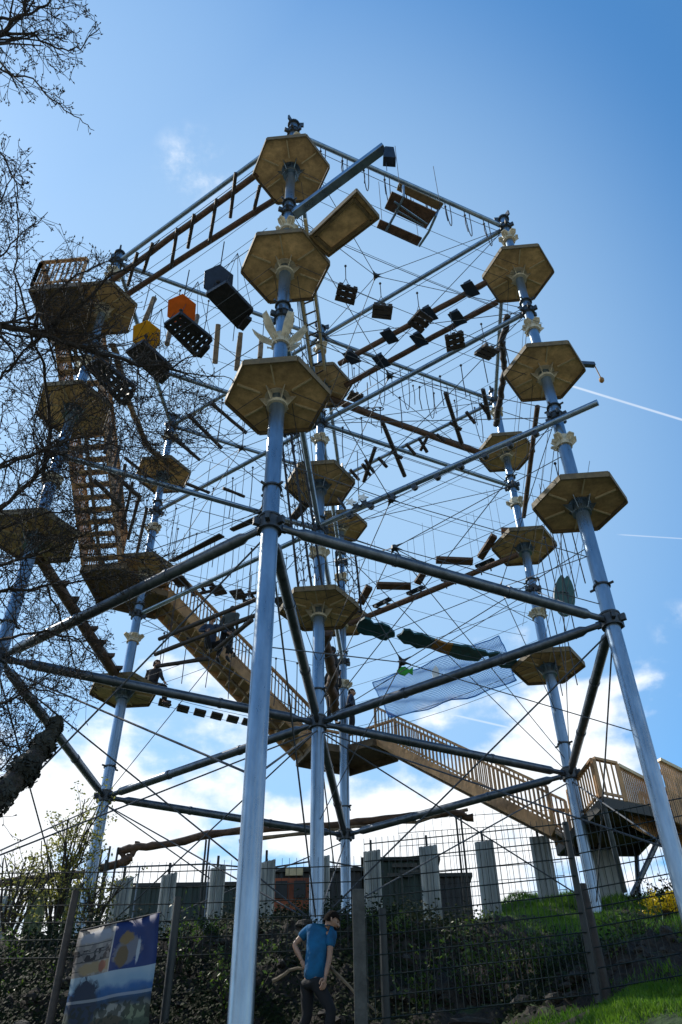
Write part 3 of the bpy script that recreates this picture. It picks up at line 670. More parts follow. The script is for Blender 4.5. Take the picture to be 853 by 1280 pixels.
# 22 climbing nets near the front pole
net('rope_net', (pz(352,545,6.2), pz(364,541,6.2), pz(390,735,2.9), pz(374,742,2.9)), 2, 15, .011, 'rope', 'narrow black rope net climbing beside the front pole to the central platform', 'net')
net('rope_net', (pz(364,541,6.3), pz(376,541,6.3), pz(404,738,2.8), pz(390,735,2.8)), 2, 15, .010, 'rope', 'second narrow rope net just right of the first, behind the front pole', 'net')
net('rope_net', (pz(420,690,5.9), pz(444,690,5.9), pz(452,765,5.0), pz(426,765,5.0)), 4, 9, .012, 'rope', 'small tangled rope net behind the central pole above its lowest platform', 'net')
# star cluster hanging
c = pz(449, 629, 4.4); root = thing('toy_cluster', c, 'small cluster of pale star and shell shapes hanging right of the middle central platform', 'figure cluster')
for k in range(4):
    m = MB(); cc = c+V((random.uniform(-.2,.2), random.uniform(-.1,.1), random.uniform(-.15,.15))); pts = []
    for i in range(10):
        rr = .13 if i % 2 == 0 else .055; a = math.pi*i/5; pts.append(cc+V((math.cos(a)*rr, 0, math.sin(a)*rr)))
    m.prism(pts, (0,.03,0)); m.build('star', M['white'] if k % 2 else M['collar'], root)
m = MB(); m.beam(c+V((-.45,0,.15)), c+V((-.3,0,-.15)), .06, .04); m.tube([c, c+V((0,0,1.6))], .01, 5); m.build('hanger_rope', M['rope'], root)

# ------------------------------------------------------------------ staircases
def offp(i, j, off):                           # outward offset of a ring edge
    a = V((P[i].x,P[i].y,0)); b = V((P[j].x,P[j].y,0)); u = (b-a).normalized(); n = V((u.y,-u.x,0))
    if n.dot((a+b)/2) < 0: n = -n
    return a, b, u, n
def railing(a, b, parent, h=1.05, material='stair', rmat='stair', n=None):
    a = V(a); b = V(b); L = (b-a).length; n = n or max(3, int(L/.13))
    m = MB(); m.beam(a+V((0,0,h)), b+V((0,0,h)), .09, .055); m.beam(a+V((0,0,.12)), b+V((0,0,.12)), .04, .05)
    for k in range(n+1):
        p = a.lerp(b, k/float(n)); wd = .07 if k in (0, n) else .032
        m.box(p+V((0,0,h/2)), V((wd/2,0,0)), V((0,wd/2,0)), V((0,0,h/2-.02)))
    m.build('railing', M[material], parent)
def flight(a, b, wdir, width, label, steps, grp='flights of the wooden stairs', openrise=False):
    # a = lower centre, b = upper centre
    a = V(a); b = V(b); root = thing('staircase', a, label, 'staircase', grp)
    run = V((b.x-a.x, b.y-a.y, 0)); rl = run.length; u = run.normalized(); s = V(wdir).normalized(); dz = (b.z-a.z)/steps; dr = rl/steps
    for e in (-1, 1):
        off = s*e*(width/2+.03); m = MB()
        m.beam(a+off+V((0,0,.02)), b+off+V((0,0,.02)), .055, .27); m.build('stringer', M['stair'], root, bevel=.005)
        railing(a+off+V((0,0,.15)), b+off+V((0,0,.12)), root, .87)
    for k in range(steps):
        c = a+u*(dr*(k+.5))+V((0,0,dz*(k+.5)))
        m = MB(); m.box(c, u*(dr*(.36 if openrise else .5)+(.0 if openrise else .03)), s*width/2, V((0,0,.02)))
        if not openrise: m.box(c+u*(-dr*.5-.01)+V((0,0,-dz*.42)), u*.012, s*width/2, V((0,0,dz*.27)))
        m.build('tread', M['tread'], root)
    # saw-tooth underside of folded board
    m = MB(); m.beam(a+V((0,0,-.13)), b+V((0,0,-.13)), .08, .06); m.build('centre_beam', M['stairdark'], root)
    return root
def edge_pt(i, j, t, off, z):
    a, b, u, n = offp(i, j, off); return a+u*t+n*off+V((0,0,z+ZT))
OF = .95; W = .95
zl = {C:-0.95, E:2.5, F:6.15, G:10.05}
for (i, j, lab, st) in ((C,E,'lowest long wooden stair flight rising from the right landing behind the poles',17),(E,F,'middle wooden stair flight crossing behind the front pole with climbers before it',18),(F,G,'upper wooden stair flight at the left behind the bare branches',18)):
    a, b, u, n = offp(i, j, OF)
    flight(edge_pt(i,j,.75,OF,zl[i]), edge_pt(i,j,5.25,OF,zl[j]), n, W, lab, st, openrise=(i == F))
def landing(i, zz, dirs, label, extra=None, rails=True):
    c = T(i, zz); root = thing('stair_landing', c, label, 'landing', 'landings of the wooden stairs')
    (p0, p1) = dirs                             # previous and next pole index
    a, b, u1, n1 = offp(p0, i, 0) if p0 is not None else (None, None, None, None)
    a, b, u2, n2 = offp(i, p1, 0) if p1 is not None else (None, None, None, None)
    z = V((0,0,zz+ZT)); q = V((P[i].x,P[i].y,0))
    if p0 is None: u1 = -V((-u2.y*-1,u2.x*-1,0)); n1 = n2.copy(); u1 = u2.copy(); back = 1.2
    if p1 is None: n2 = n1.copy(); u2 = u1.copy()
    i0, o0 = .3, 1.5
    nm = (n1+n2).normalized(); k = 1/max(.5, nm.dot(n1))
    b1 = -u1*(.75 if p0 is not None else .9); b2 = u2*(.75 if p1 is not None else .9)
    poly = [q+b1+n1*i0, q+b1+n1*o0, q+nm*o0*k, q+b2+n2*o0, q+b2+n2*i0, q+nm*.28]
    if p0 is None or p1 is None: poly = [q+b1+n1*i0, q+b1+n1*o0, q+b2+n2*o0, q+b2+n2*i0]
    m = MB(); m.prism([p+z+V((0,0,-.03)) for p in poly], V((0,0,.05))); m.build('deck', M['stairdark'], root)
    m = MB()
    for k2 in range(len(poly)): m.beam(poly[k2]+z+V((0,0,-.12)), poly[(k2+1) % len(poly)]+z+V((0,0,-.12)), .06, .17)
    mid = q+nm*.9
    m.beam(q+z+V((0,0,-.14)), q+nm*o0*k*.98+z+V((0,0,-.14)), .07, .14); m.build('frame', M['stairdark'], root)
    if rails:
        ends = [1, 2, 3] if len(poly) == 6 else [1, 2]
        for aa, bb in zip(ends, ends[1:]): railing(poly[aa]+z, poly[bb]+z, root)
        if p1 is None: railing(poly[-2]+z, poly[-1]+z, root)
    return root
landing(E, zl[E], (C, F), 'wooden landing at the far central pole between two stair flights')
landing(F, zl[F], (E, G), 'wooden landing at the left rear pole under the middle platform')
landing(G, zl[G], (F, None), 'topmost wooden landing with railing at the upper left among the branches')
# right hand landing near pole C with struts, and the flight down
rl = thing('stair_landing', (6.6,3.2,zl[C]+ZT), 'dark wooden landing with steel struts at the foot of the lowest long flight', 'landing', 'landings of the wooden stairs')
z = V((0,0,zl[C]+ZT)); q = [V((5.75,1.25,0)), V((7.35,2.0,0)), V((7.4,4.0,0)), V((6.0,4.2,0))]
q = [V((5.7,1.55,0)), V((7.25,2.3,0)), V((7.1,4.4,0)), V((5.3,4.3,0))]
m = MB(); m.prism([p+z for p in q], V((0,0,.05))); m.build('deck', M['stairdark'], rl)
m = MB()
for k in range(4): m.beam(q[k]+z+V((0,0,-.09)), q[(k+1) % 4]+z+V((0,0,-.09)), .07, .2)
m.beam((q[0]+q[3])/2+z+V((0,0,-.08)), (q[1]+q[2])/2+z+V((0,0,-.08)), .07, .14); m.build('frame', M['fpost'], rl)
for (a, b) in ((q[1]+z, V((6.2,2.6,-2.5+ZT))), (q[0]+z, V((6.0,2.4,-2.5+ZT))), (q[2]+z, V((6.6,3.6,-2.5+ZT)))):
    m = MB(); m.tube([a-V((0,0,.1)), b], .055, 8); m.build('strut', M['steel2'], rl, smooth=True)
railing(q[0]+z, q[0].lerp(q[1], .35)+z, rl, .85); railing(V((5.5,3.25,0))+z, q[0]+z+V((-.02,.03,0)), rl, .85); railing(q[3]+z, q[2]+z, rl, .85)
flight(V((10.2,3.6,-2.35+ZT)), V((7.3,3.1,-.95+ZT)), V((.1,-1,0)), 1.1, 'short wooden stair flight with dense railings descending at the right edge', 8)
for (a, b) in ((pz(772,957,.12)-V((0,0,.54)), pz(866,1006,-.45)-V((0,0,.54))), (pz(824,950,.14)-V((0,0,.54)), pz(900,988,-.3)-V((0,0,.54)))):
    root = thing('slatted_fence', a, 'tan slatted timber screen %s on the deck' % ('standing left of the right front pole' if a.x < 7 else 'standing right of the right front pole'), 'screen')
    m = MB(); n = int((b-a).length/.056)
    for k in range(n+1):
        p = a.lerp(b, k/float(n)); m.box(p-V((0,0,.15)), (b-a).normalized()*.021, V((0,.012,0)), V((0,0,.66)))
    m.build('slats', M['stair'], root)
    m = MB(); m.beam(a+V((0,0,.54)), b+V((0,0,.54)), .12, .07); m.build('top_rail', M['rib'], root)
    m = MB(); m.beam(a+V((0,.03,-.7)), b+V((0,.03,-.7)), .05, .12); m.build('bottom_rail', M['stairdark'], root)

# ------------------------------------------------------------------ fences, banner, screens, background
def meshfence(pts, h, label, cell=.085, hcell=.24, zb=None, rw=.0045, top=None):
    root = thing('mesh_fence', pts[0], label, 'fence', 'wire mesh fences')
    for a, b in zip(pts, pts[1:]):
        a = V(a); b = V(b); L = (b-a).length; n = int(L/cell); m = MB()
        for k in range(n+1):
            p = a.lerp(b, k/float(n)); m.tube([p, p+V((0,0,h))], rw, 3, False)
        j = 0
        while j*hcell <= h+.001:
            zz = V((0,0,j*hcell)); m.tube([a+zz, b+zz], rw*1.9, 4, False); j += 1
        m.build('wire_panel', M['fence'], root)
    return root
def post(p, h, r, label, mname='fpost', lean=(0,0), square=False):
    p = V(p); m = MB(); t = p+V((lean[0],lean[1],h))
    if square: m.beam(p, t, r*2, r*2, V((0,1,0)))
    else: m.tube([p, p.lerp(t,.5), t], [r, r*.97, r*.9], 10)
    o = m.build('fence_post', M[mname], smooth=not square, bevel=.01 if square else 0); tag(o, label, 'post', 'fence posts'); return o
fb = pd(748, 1240, 12.0); ft = pd(697, 1030, 12.0)
FZ = fb.z-.1; fh = 2.1
a = V((pd(455,1047,12).x, -2.96, 3.7)); b = V((fb.x, -2.96, 3.95)); c = V((5.7, -3.4, 4.2)); d2 = V((9.2,-3.6,4.5))
meshfence([a, b], 2.24, 'dark wire mesh fence panel left of the leaning timber posts in front of the bank')
meshfence([b+V((.05,0,.05)), c, d2], 2.2, 'dark wire mesh fence running to the right edge over the lawn')
post((fb.x,-2.9,3.85), 2.3, .05, 'tall dark corner post of the mesh fence at the right')
post((fb.x+.16,-2.7,3.9), 1.45, .085, 'thick dark timber post right beside the corner post', 'darklog', (-.05,0))
post(pd(452,1285,12.2), 1.65, .085, 'square grey concrete post right of the man', 'conc', square=True)
post(pd(484,1290,12.6), 1.5, .06, 'thin dark post standing right of the grey concrete post')
lf0 = pd(-60, 1190, 13.6); lf0.z = 4.7
meshfence([V((-6.2,-1.7,4.75)), V((-2.2,-1.5,4.8)), V((.75,-1.35,4.9))], 1.35, 'low wire mesh fence along the top of the bank at the left', cell=.11)
post(pd(60,1290,12.6), 1.75, .055, 'dark leaning post left of the banner', 'darklog', (.02,0))
post(pd(204,1290,12.9), 1.7, .06, 'dark slim post right of the banner', 'fpost')
# banner
bl, br = pd(100,1166,12.7), pd(202,1140,11.9)
bl.z = br.z = (bl.z+br.z)/2
hgt = 1.5
def banner_mat():
    m = bpy.data.materials.new('printed mesh banner'); m.use_nodes = True; nt = m.node_tree; N = nt.nodes; L = nt.links
    b = N['Principled BSDF']; b.inputs['Roughness'].default_value = .6
    uv = N.new('ShaderNodeTexCoord'); sp = N.new('ShaderNodeSeparateXYZ'); L.new(uv.outputs['UV'], sp.inputs[0])
    nz = N.new('ShaderNodeTexNoise'); nz.inputs['Scale'].default_value = 5; nz.inputs['Detail'].default_value = 8; L.new(uv.outputs['UV'], nz.inputs['Vector'])
    def val(o): return o
    def math_(op, a, b_=None, c=None):
        n = N.new('ShaderNodeMath'); n.operation = op
        for k, x in enumerate((a, b_, c)):
            if x is None: continue
            if isinstance(x, (int, float)): n.inputs[k].default_value = x
            else: L.new(x, n.inputs[k])
        return n.outputs[0]
    def mix(f, a, b_):
        n = N.new('ShaderNodeMix'); n.data_type = 'RGBA'; L.new(f, n.inputs[0])
        for k, x in ((6, a), (7, b_)):
            if isinstance(x, tuple): n.inputs[k].default_value = (*x, 1)
            else: L.new(x, n.inputs[k])
        return n.outputs[2]
    U, Vv = sp.outputs['X'], sp.outputs['Y']; nf = nz.outputs['Fac']
    wob = math_('MULTIPLY_ADD', nf, .16, -.08)
    # lower picture: landscape with water, hills, pale building
    ramp = N.new('ShaderNodeValToRGB'); L.new(math_('ADD', Vv, wob), ramp.inputs[0]); cr = ramp.color_ramp; cr.interpolation = 'EASE'
    cols = [(0,(.04,.08,.06)),(.07,(.30,.40,.36)),(.11,(.03,.06,.03)),(.22,(.10,.14,.10)),(.30,(.20,.22,.20)),(.36,(.03,.07,.14)),(.44,(.04,.16,.40)),(.50,(.30,.45,.58)),(.62,(.45,.55,.62))]
    cr.elements[0].position = 0; cr.elements[0].color = (*cols[0][1],1); cr.elements[1].position = .64; cr.elements[1].color = (*cols[-1][1],1)
    for p_, c_ in cols[1:-1]: e = cr.elements.new(p_); e.color = (*c_, 1)
    vo = N.new('ShaderNodeTexVoronoi'); vo.inputs['Scale'].default_value = 26; L.new(uv.outputs['UV'], vo.inputs['Vector']); vbw = N.new('ShaderNodeRGBToBW'); L.new(vo.outputs['Color'], vbw.inputs[0])
    def ell(cx, cy, rx, ry, soft=.25):
        dx = math_('DIVIDE', math_('SUBTRACT', U, cx), rx); dy = math_('DIVIDE', math_('SUBTRACT', Vv, cy), ry)
        r = math_('ADD', math_('SQRT', math_('ADD', math_('MULTIPLY', dx, dx), math_('MULTIPLY', dy, dy))), math_('ADD', math_('MULTIPLY_ADD', nf, 1.3, -.65), math_('MULTIPLY_ADD', vbw.outputs[0], .35, -.17)))
        mr = N.new('ShaderNodeMapRange'); L.new(r, mr.inputs[0]); mr.inputs['From Min'].default_value = 1+soft/2; mr.inputs['From Max'].default_value = 1-soft/2
        return mr.outputs[0]
    low = mix(ell(.20,.38,.16,.20), ramp.outputs[0], (.035,.055,.10))
    low = mix(ell(.55,.27,.18,.06), low, (.36,.37,.35)); low = mix(ell(.52,.20,.2,.06), low, (.10,.09,.06)); low = mix(ell(.82,.26,.12,.05), low, (.25,.30,.2))
    grain = math_('MULTIPLY', math_('LESS_THAN', Vv, .36), math_('MULTIPLY', math_('GREATER_THAN', vbw.outputs[0], .52), .75))
    low = mix(grain, low, (.03,.04,.03)); low = mix(math_('MULTIPLY', math_('LESS_THAN', math_('ABSOLUTE', math_('SUBTRACT', Vv, .40)), .012), .6), low, (.5,.55,.6))
    # upper left: pale street scene; upper right: ochre figure on blue
    n2 = N.new('ShaderNodeTexNoise'); n2.inputs['Scale'].default_value = 16; L.new(uv.outputs['UV'], n2.inputs['Vector'])
    ul = mix(vbw.outputs[0], (.16,.15,.16), (.50,.47,.44))
    ul = mix(math_('MULTIPLY', math_('LESS_THAN', math_('ABSOLUTE', math_('SUBTRACT', Vv, .77)), .05), math_('GREATER_THAN', vbw.outputs[0], .45)), ul, (.05,.045,.05))
    ul = mix(math_('LESS_THAN', math_('FRACT', math_('MULTIPLY', Vv, 14)), .12), ul, (.10,.10,.11)); ul = mix(ell(.27,.66,.2,.05), ul, (.40,.32,.20)); ul = mix(ell(.25,.92,.25,.05), ul, (.40,.42,.48)); ul = mix(ell(.36,.66,.05,.05), ul, (.35,.15,.10))
    ur = mix(nf, (.008,.02,.12), (.03,.08,.30)); ur = mix(ell(.66,.76,.13,.13), ur, (.22,.23,.28)); ur = mix(ell(.62,.86,.085,.06), ur, (.28,.20,.09)); ur = mix(ell(.60,.70,.06,.09), ur, (.20,.14,.07)); ur = mix(ell(.76,.74,.02,.12), ur, (.5,.55,.6))
    up = mix(math_('GREATER_THAN', U, .46), ul, ur)
    up = mix(math_('LESS_THAN', math_('ABSOLUTE', math_('SUBTRACT', U, .46)), .008), up, (.5,.5,.5))
    fin = mix(math_('GREATER_THAN', Vv, .60), low, up)
    L.new(fin, b.inputs['Base Color'])
    t = N.new('ShaderNodeBsdfTranslucent'); L.new(fin, t.inputs[0]); mx = N.new('ShaderNodeMixShader'); mx.inputs[0].default_value = .55
    L.new(b.outputs[0], mx.inputs[1]); L.new(t.outputs[0], mx.inputs[2]); L.new(mx.outputs[0], N['Material Output'].inputs[0])
    return m
me = bpy.data.meshes.new('banner'); nu, nv = 16, 12; vs = []; fs = []; uvs = []
nb = (br-bl).cross(V((0,0,1))).normalized()
for j in range(nv+1):
    for i in range(nu+1):
        u, v = i/nu, j/nv; vs.append(bl.lerp(br, u)+V((0,0,-hgt*(1-v)))+nb*(.02*math.sin(u*11+v*3)+.015*math.sin(v*9+u*5)))
for j in range(nv):
    for i in range(nu):
        a = j*(nu+1)+i; fs.append((a, a+1, a+nu+2, a+nu+1)); uvs += [(i/nu,j/nv),((i+1)/nu,j/nv),((i+1)/nu,(j+1)/nv),(i/nu,(j+1)/nv)]
me.from_pydata([tuple(v) for v in vs], [], fs); ul = me.uv_layers.new(name='UVMap')
for k, t in enumerate(uvs): ul.data[k].uv = t
for p_ in me.polygons: p_.use_smooth = True
me.materials.append(banner_mat())
bn = thing('photo_banner', bl, 'printed photo banner of blue and pale pictures fixed to the left fence', 'banner')
o = bpy.data.objects.new('sheet', me); COL.objects.link(o); put(o, bn); sd = o.modifiers.new('s', 'SOLIDIFY'); sd.thickness = .004
m = MB(); m.tube([bl+V((0,0,.01)), br+V((0,0,.01))], .012, 6)
for t in (0, .33, .66, 1): m.tube([bl.lerp(br, t), bl.lerp(br, t)+V((0,.25,.02))], .006, 4)
m.build('cord', M['rope'], bn)

# pale screens on posts
def screen(px, yt, yb, dist, w, label, mname='panel', tl=.0):
    t = pd(px, yt, dist); b = pd(px, yb, dist); root = thing('upright_screen', V((t.x,t.y,gz(t.x,t.y))), label, 'screen panel', 'upright screens along the plateau')
    zb = gz(t.x,t.y)-.05
    m = MB(); n = 8; pts = []
    for k in range(n+1):
        x = -w/2+w*k/n; pts.append(V((t.x+x, t.y+.02*math.cos(k*math.pi), 0)))
    for k in range(n):
        a, b2 = pts[k], pts[k+1]; sl = tl*(k/n-.5)
        m.add([(a.x,a.y,zb),(b2.x,b2.y,zb),(b2.x,b2.y,t.z+sl),(a.x,a.y,t.z+sl),(a.x,a.y+.02,zb),(b2.x,b2.y+.02,zb),(b2.x,b2.y+.02,t.z+sl),(a.x,a.y+.02,t.z+sl)],
              [(0,1,2,3),(7,6,5,4),(3,2,6,7),(0,4,5,1),(0,3,7,4),(1,5,6,2)])
    m.build('sheet', M[mname], root)
    m = MB(); m.beam((t.x-.02,t.y+.07,gz(t.x,t.y)-.1), (t.x-.02,t.y+.07,t.z+.25), .05, .05, V((0,1,0))); m.build('post', M['fpost'], root)
names = ['pale screen at the very left edge','olive screen left of the small leafy tree','olive screen behind the small leafy tree','pale screen left of the left rear pole foot','pale screen above the banner','pale screen right of the banner','pale screen just left of the front pole','short pale screen right of the front pole','pale screen at the foot of the central poles','pale screen above the mesh fence, right of the far pole','pale screen alone against the sky over the fence','pale screen left of the corner post','wide pale screen under the right landing']
for k, (px, yt, yb, mn, w, tl) in enumerate(((6,1120,1165,'panel',.4,0),(50,1112,1165,'panelolive',.42,.05),(97,1106,1160,'panelolive',.42,.1),(155,1098,1165,'panel',.42,.1),(212,1092,1165,'panel',.34,.08),(273,1083,1155,'panel',.34,.08),(334,1076,1115,'panel',.38,.08),(404,1070,1110,'panel',.30,.05),(465,1063,1125,'panel',.38,.05),(535,1057,1135,'panel',.42,.05),(605,1051,1132,'panel',.42,.05),(674,1045,1126,'panel',.44,.05),(752,1062,1120,'panel',.6,.0))):
    screen(px, yt, yb, 19.0, w, names[k], mn, tl)

# dark containers on the plateau
def container(x0, x1, yt, dist, depth, mname, label, extra=None):
    a = pd(x0, yt, dist); b = pd(x1, yt, dist); zt = (a.z+b.z)/2; zb = gz(a.x, a.y)-.2
    root = thing('storage_container', ((a.x+b.x)/2, a.y+depth/2, zb), label, 'container', 'dark storage units on the plateau')
    m = MB(); n = max(4, int((b.x-a.x)/.14)); x = a.x; st = (b.x-a.x)/n; pr = []
    for k in range(n): pr += [V((a.x+st*k, a.y+(.0 if k % 2 else .035), zb)), V((a.x+st*(k+.8), a.y+(.0 if k % 2 else .035), zb))]
    pr += [V((b.x, a.y+depth, zb)), V((a.x, a.y+depth, zb))]
    m.prism(pr, V((0,0,zt-zb-.1))); m.build('wall', M[mname], root)
    m = MB(); m.box(((a.x+b.x)/2, a.y+depth/2, zt-.045), V(((b.x-a.x)/2+.05,0,0)), V((0,depth/2+.06,0)), V((0,0,.05))); m.build('roof', M['fpost'], root)
    if extra: extra(root, a, b, zb, zt)
    return root
container(166, 300, 1104, 24.0, 2.4, 'cont', 'dark green storage container behind the banner and pale screens')
def ex2(root, a, b, zb, zt):
    m = MB(); c = pd(368, 1090, 23.93); m.box(c, V((.24,0,0)), V((0,.03,0)), V((0,0,.1))); m.build('plate', M['rib'], root)
    m = MB(); c = pd(368, 1118, 23.92); m.box(c, V((.75,0,0)), V((0,.03,0)), V((0,0,.42))); m.build('orange_panel', M['rust'], root)
    m = MB(); c = pd(352, 1112, 23.85); m.box(c, V((.16,0,0)), V((0,.03,0)), V((0,0,.22)));  m.box(c+V((.5,0,0)), V((.16,0,0)), V((0,.03,0)), V((0,0,.22))); m.build('window', M['cont2'], root)
container(305, 452, 1086, 24.0, 2.6, 'cont2', 'charcoal storage unit with an orange panel behind the front pole', ex2)
def ex3(root, a, b, zb, zt):
    for (px, py) in ((506,1082),(516,1090),(500,1094)):
        m = MB(); c = pd(px, py, 23.9); m.box(c, V((.35,0,0)), V((0,.03,0)), V((0,0,.05))); m.build('lettered_board', M['conc'], root)
    m = MB(); c = pd(503, 1118, 23.9); m.box(c, V((.02,0,0)), V((0,.03,0)), V((0,0,.5))); m.build('door_post', M['conc'], root)
container(454, 548, 1072, 24.0, 2.6, 'cont', 'dark green storage unit right of the central pole foot', ex3)
container(549, 588, 1092, 24.0, 2.6, 'cont2', 'low charcoal storage box at the right end of the container row')

# gnarled timber on posts behind the tower
tr = thing('gnarled_timber', pd(300,1043,21.5), 'long gnarled dark timber carried on thin posts behind the tower', 'timber beam')
for (pts, r) in (([(-60,1112),(40,1100),(100,1092),(150,1080),(166,1072)],.11),([(146,1064),(165,1060),(200,1057),(260,1044),(340,1036),(430,1030),(500,1022),(560,1016),(592,1022)],.10),([(150,1062),(156,1074),(166,1068),(172,1052)],.07),([(300,1052),(420,1037),(520,1027),(585,1012)],.05)):
    w = wobble([pd(x,y,21.5+.02*x/100) for x,y in pts], .03, 4); m = MB(); m.tube(w, [r*random.uniform(.8,1.15) for _ in w], 9); m.build('trunk', M['log' if r > .06 else 'rawlog'], tr, smooth=True)
for px, yt in ((128,1062),(138,1058),(148,1060),(133,1075),(570,1020),(576,1020),(258,1050),(262,1048)):
    t = pd(px, yt, 21.4); m = MB(); m.tube([V((t.x,t.y,gz(t.x,t.y))), t], .028, 6); m.build('support', M['fpost'], tr)
# light pipe rail behind the screens
pr = thing('pipe_rail', pd(300,1085,20.5), 'thin grey pipe railing behind the pale screens', 'railing')
m = MB(); m.tube([pd(150,1084,20.5), pd(260,1080,20.5), pd(330,1086,20.5), pd(400,1075,20.5), pd(480,1090,20.5)], .02, 6)
for px in (175,262,390): t = pd(px, 1083, 20.5); m.tube([t, V((t.x,t.y,gz(t.x,t.y)))], .02, 6)
m.build('rails', M['steel2'], pr)
# far temporary fence against the sky
t0 = pd(495,1072,19.6); meshfence([V((pd(500,1072,19.6).x, 4.64, 7.0)), V((pd(700,1060,19.6).x, 4.64, 7.2))], 2.2, 'thin wire fence against the sky beyond the pale screens', cell=.2, hcell=.3, rw=.004)
# yellow shrub
def yellow_shrub():
    c = pd(828,1126,16.5); base = V((c.x, c.y, gz(c.x, c.y))); root = thing('flowering_shrub', base, 'low bright yellow flowering shrub on the lawn at the right edge', 'shrub')
    vs, fs = [], []; m = MB()
    for _ in range(26):
        t = base+V((random.gauss(.05,.34), random.gauss(0,.25), random.uniform(.15,.42))); m.tube([base+V((0,0,-.02)), base.lerp(t,.5)+V((0,0,.08)), t], [.008,.006,.003], 4)
        for _q in range(70): leafquad(vs, fs, base.lerp(t, random.uniform(.35,1.05))+rv(.06), rv()+V((0,0,.4)), random.uniform(.014,.03), .6)
    m.build('stems', M['twig'], root); m = MB(); m.v = vs; m.f = fs; m.m = [0]*len(fs); m.build('blossom', M['yellowtarp'], root)
    c = pd(846,1112,17.4); base = V((c.x, c.y, gz(c.x, c.y))); root = thing('dark_shrub', base, 'low dark shrub behind the yellow one at the right edge', 'shrub'); vs, fs = [], []; m = MB()
    for _ in range(30):
        t = base+V((random.gauss(.1,.45), random.gauss(0,.2), random.uniform(.2,.62))); m.tube([base+V((0,0,-.02)), base.lerp(t,.5)+V((0,0,.08)), t], [.01,.008,.004], 4)
        for _q in range(60): leafquad(vs, fs, base.lerp(t, random.uniform(.3,1.05))+rv(.08), rv()+V((0,0,.4)), random.uniform(.02,.04), .6)
    m.build('stems', M['twig'], root); m = MB(); m.v = vs; m.f = fs; m.m = [0]*len(fs); m.build('foliage', M['ivy'], root)
# timber edging lying on the bank
for (q, lab) in (([(620,1252,11.8),(700,1240,11.9),(745,1236,11.9)],'pale timber edging board at the foot of the right bank'),([(640,1222,12.4),(700,1214,12.4)],'thin pale stick lying on the dark bank'),([(800,1160,14.4),(900,1158,14.4)],'thin white board lying on the lawn at the right edge')):
    pts = [pd(*p) for p in q]; pts = [V((p.x, p.y, gz(p.x, p.y)+.05)) for p in pts]; m = MB()
    for a, b in zip(pts, pts[1:]): m.beam(a, b, .03, .07)
    tag(m.build('timber_edging', M['rib'] if 'white' in lab else M['rawlog']), lab, 'board')
# rocks and sticks in the bank
for k in range(190):
    x = random.uniform(-5.6, 5.6); y = random.uniform(-2.3, .5); s = random.choice((.05,.07,.09,.12,.17))*random.uniform(.8,1.3)
    if x > 3:
        y = random.uniform(-2.4,-1.9); s *= .6
    m = MB(); m.blob((x, y, gz(x, y)+s*.1), s*random.uniform(.8,1.7), s*.7, s*random.uniform(.4,.7), 9, 6, .22, Matrix.Rotation(random.uniform(0,3), 3, 'Z'))
    o = m.build('rock', M['rock']); tag(o, 'dark rough stone set in the ivy grown bank', 'rock', 'stones in the bank')
def stem(pts, r, name, label, cat):
    m = MB(); w = wobble([V(p) for p in pts], .02, 4); m.tube(w, [r*(1-.6*k/len(w)) for k in range(len(w))], 6); tag(m.build(name, M['rawlog'], smooth=True), label, cat)
stem([(-.25,-1.9,5.0),(.15,-2.0,4.6),(.55,-2.1,4.25),(.9,-2.2,3.9)], .035, 'fallen_branch', 'pale bare branch sloping down the bank behind the man', 'branch')
stem([(-.55,-2.0,4.35),(-.2,-2.05,4.5),(.1,-2.1,4.4)], .03, 'fallen_branch', 'short pale branch at the left of the man on the bank', 'branch')
stem([(-3.2,-2.1,4.1),(-2.9,-2.1,4.4),(-2.6,-2.1,4.9)], .02, 'fallen_branch', 'thin pale branch leaning beside the banner', 'branch')

# ------------------------------------------------------------------ vegetation
def leafquad(vs, fs, p, n, s, asp=.6):
    n = n.normalized(); a = n.cross(V((random.uniform(-1,1),random.uniform(-1,1),random.uniform(-1,1))))
    if a.length < .01: a = V((1,0,0))
    a.normalize(); b = n.cross(a); k = len(vs)
    vs += [tuple(p-a*s), tuple(p+b*s*asp), tuple(p+a*s), tuple(p-b*s*asp)]; fs.append((k,k+1,k+2,k+3))
def rv(s=1): return V((random.uniform(-s,s),random.uniform(-s,s),random.uniform(-s,s)))
def patch(cx, cy, rx, ry): return
yellow_shrub()
# ivy over the bank
vs, fs = [], []
clumps = [(random.uniform(-8,6.5), random.uniform(-2.0,1.1), random.uniform(.25,.7), random.random()) for _ in range(210)]
for (cx, cy, r, h) in clumps:
    k = sm(1.6,4.6,cx)
    if cx > 2.9 and (cy > -.9 or cx > 4): continue
    for _ in range(int(190*r/.5)):
        x = random.gauss(cx, r*.6); y = random.gauss(cy, r*.45); z = gz(x, y)+abs(random.gauss(0, .09+.12*h))
        leafquad(vs, fs, V((x,y,z)), V((random.uniform(-.8,.8), -1.0+random.uniform(-.7,.7), .8)), random.uniform(.018,.045))
m = MB(); m.v = vs; m.f = fs; m.m = [0]*len(fs); tag(m.build('ivy_cover', M['ivy']), 'dark ivy and ground cover over the bank', 'ground cover', kind='stuff')
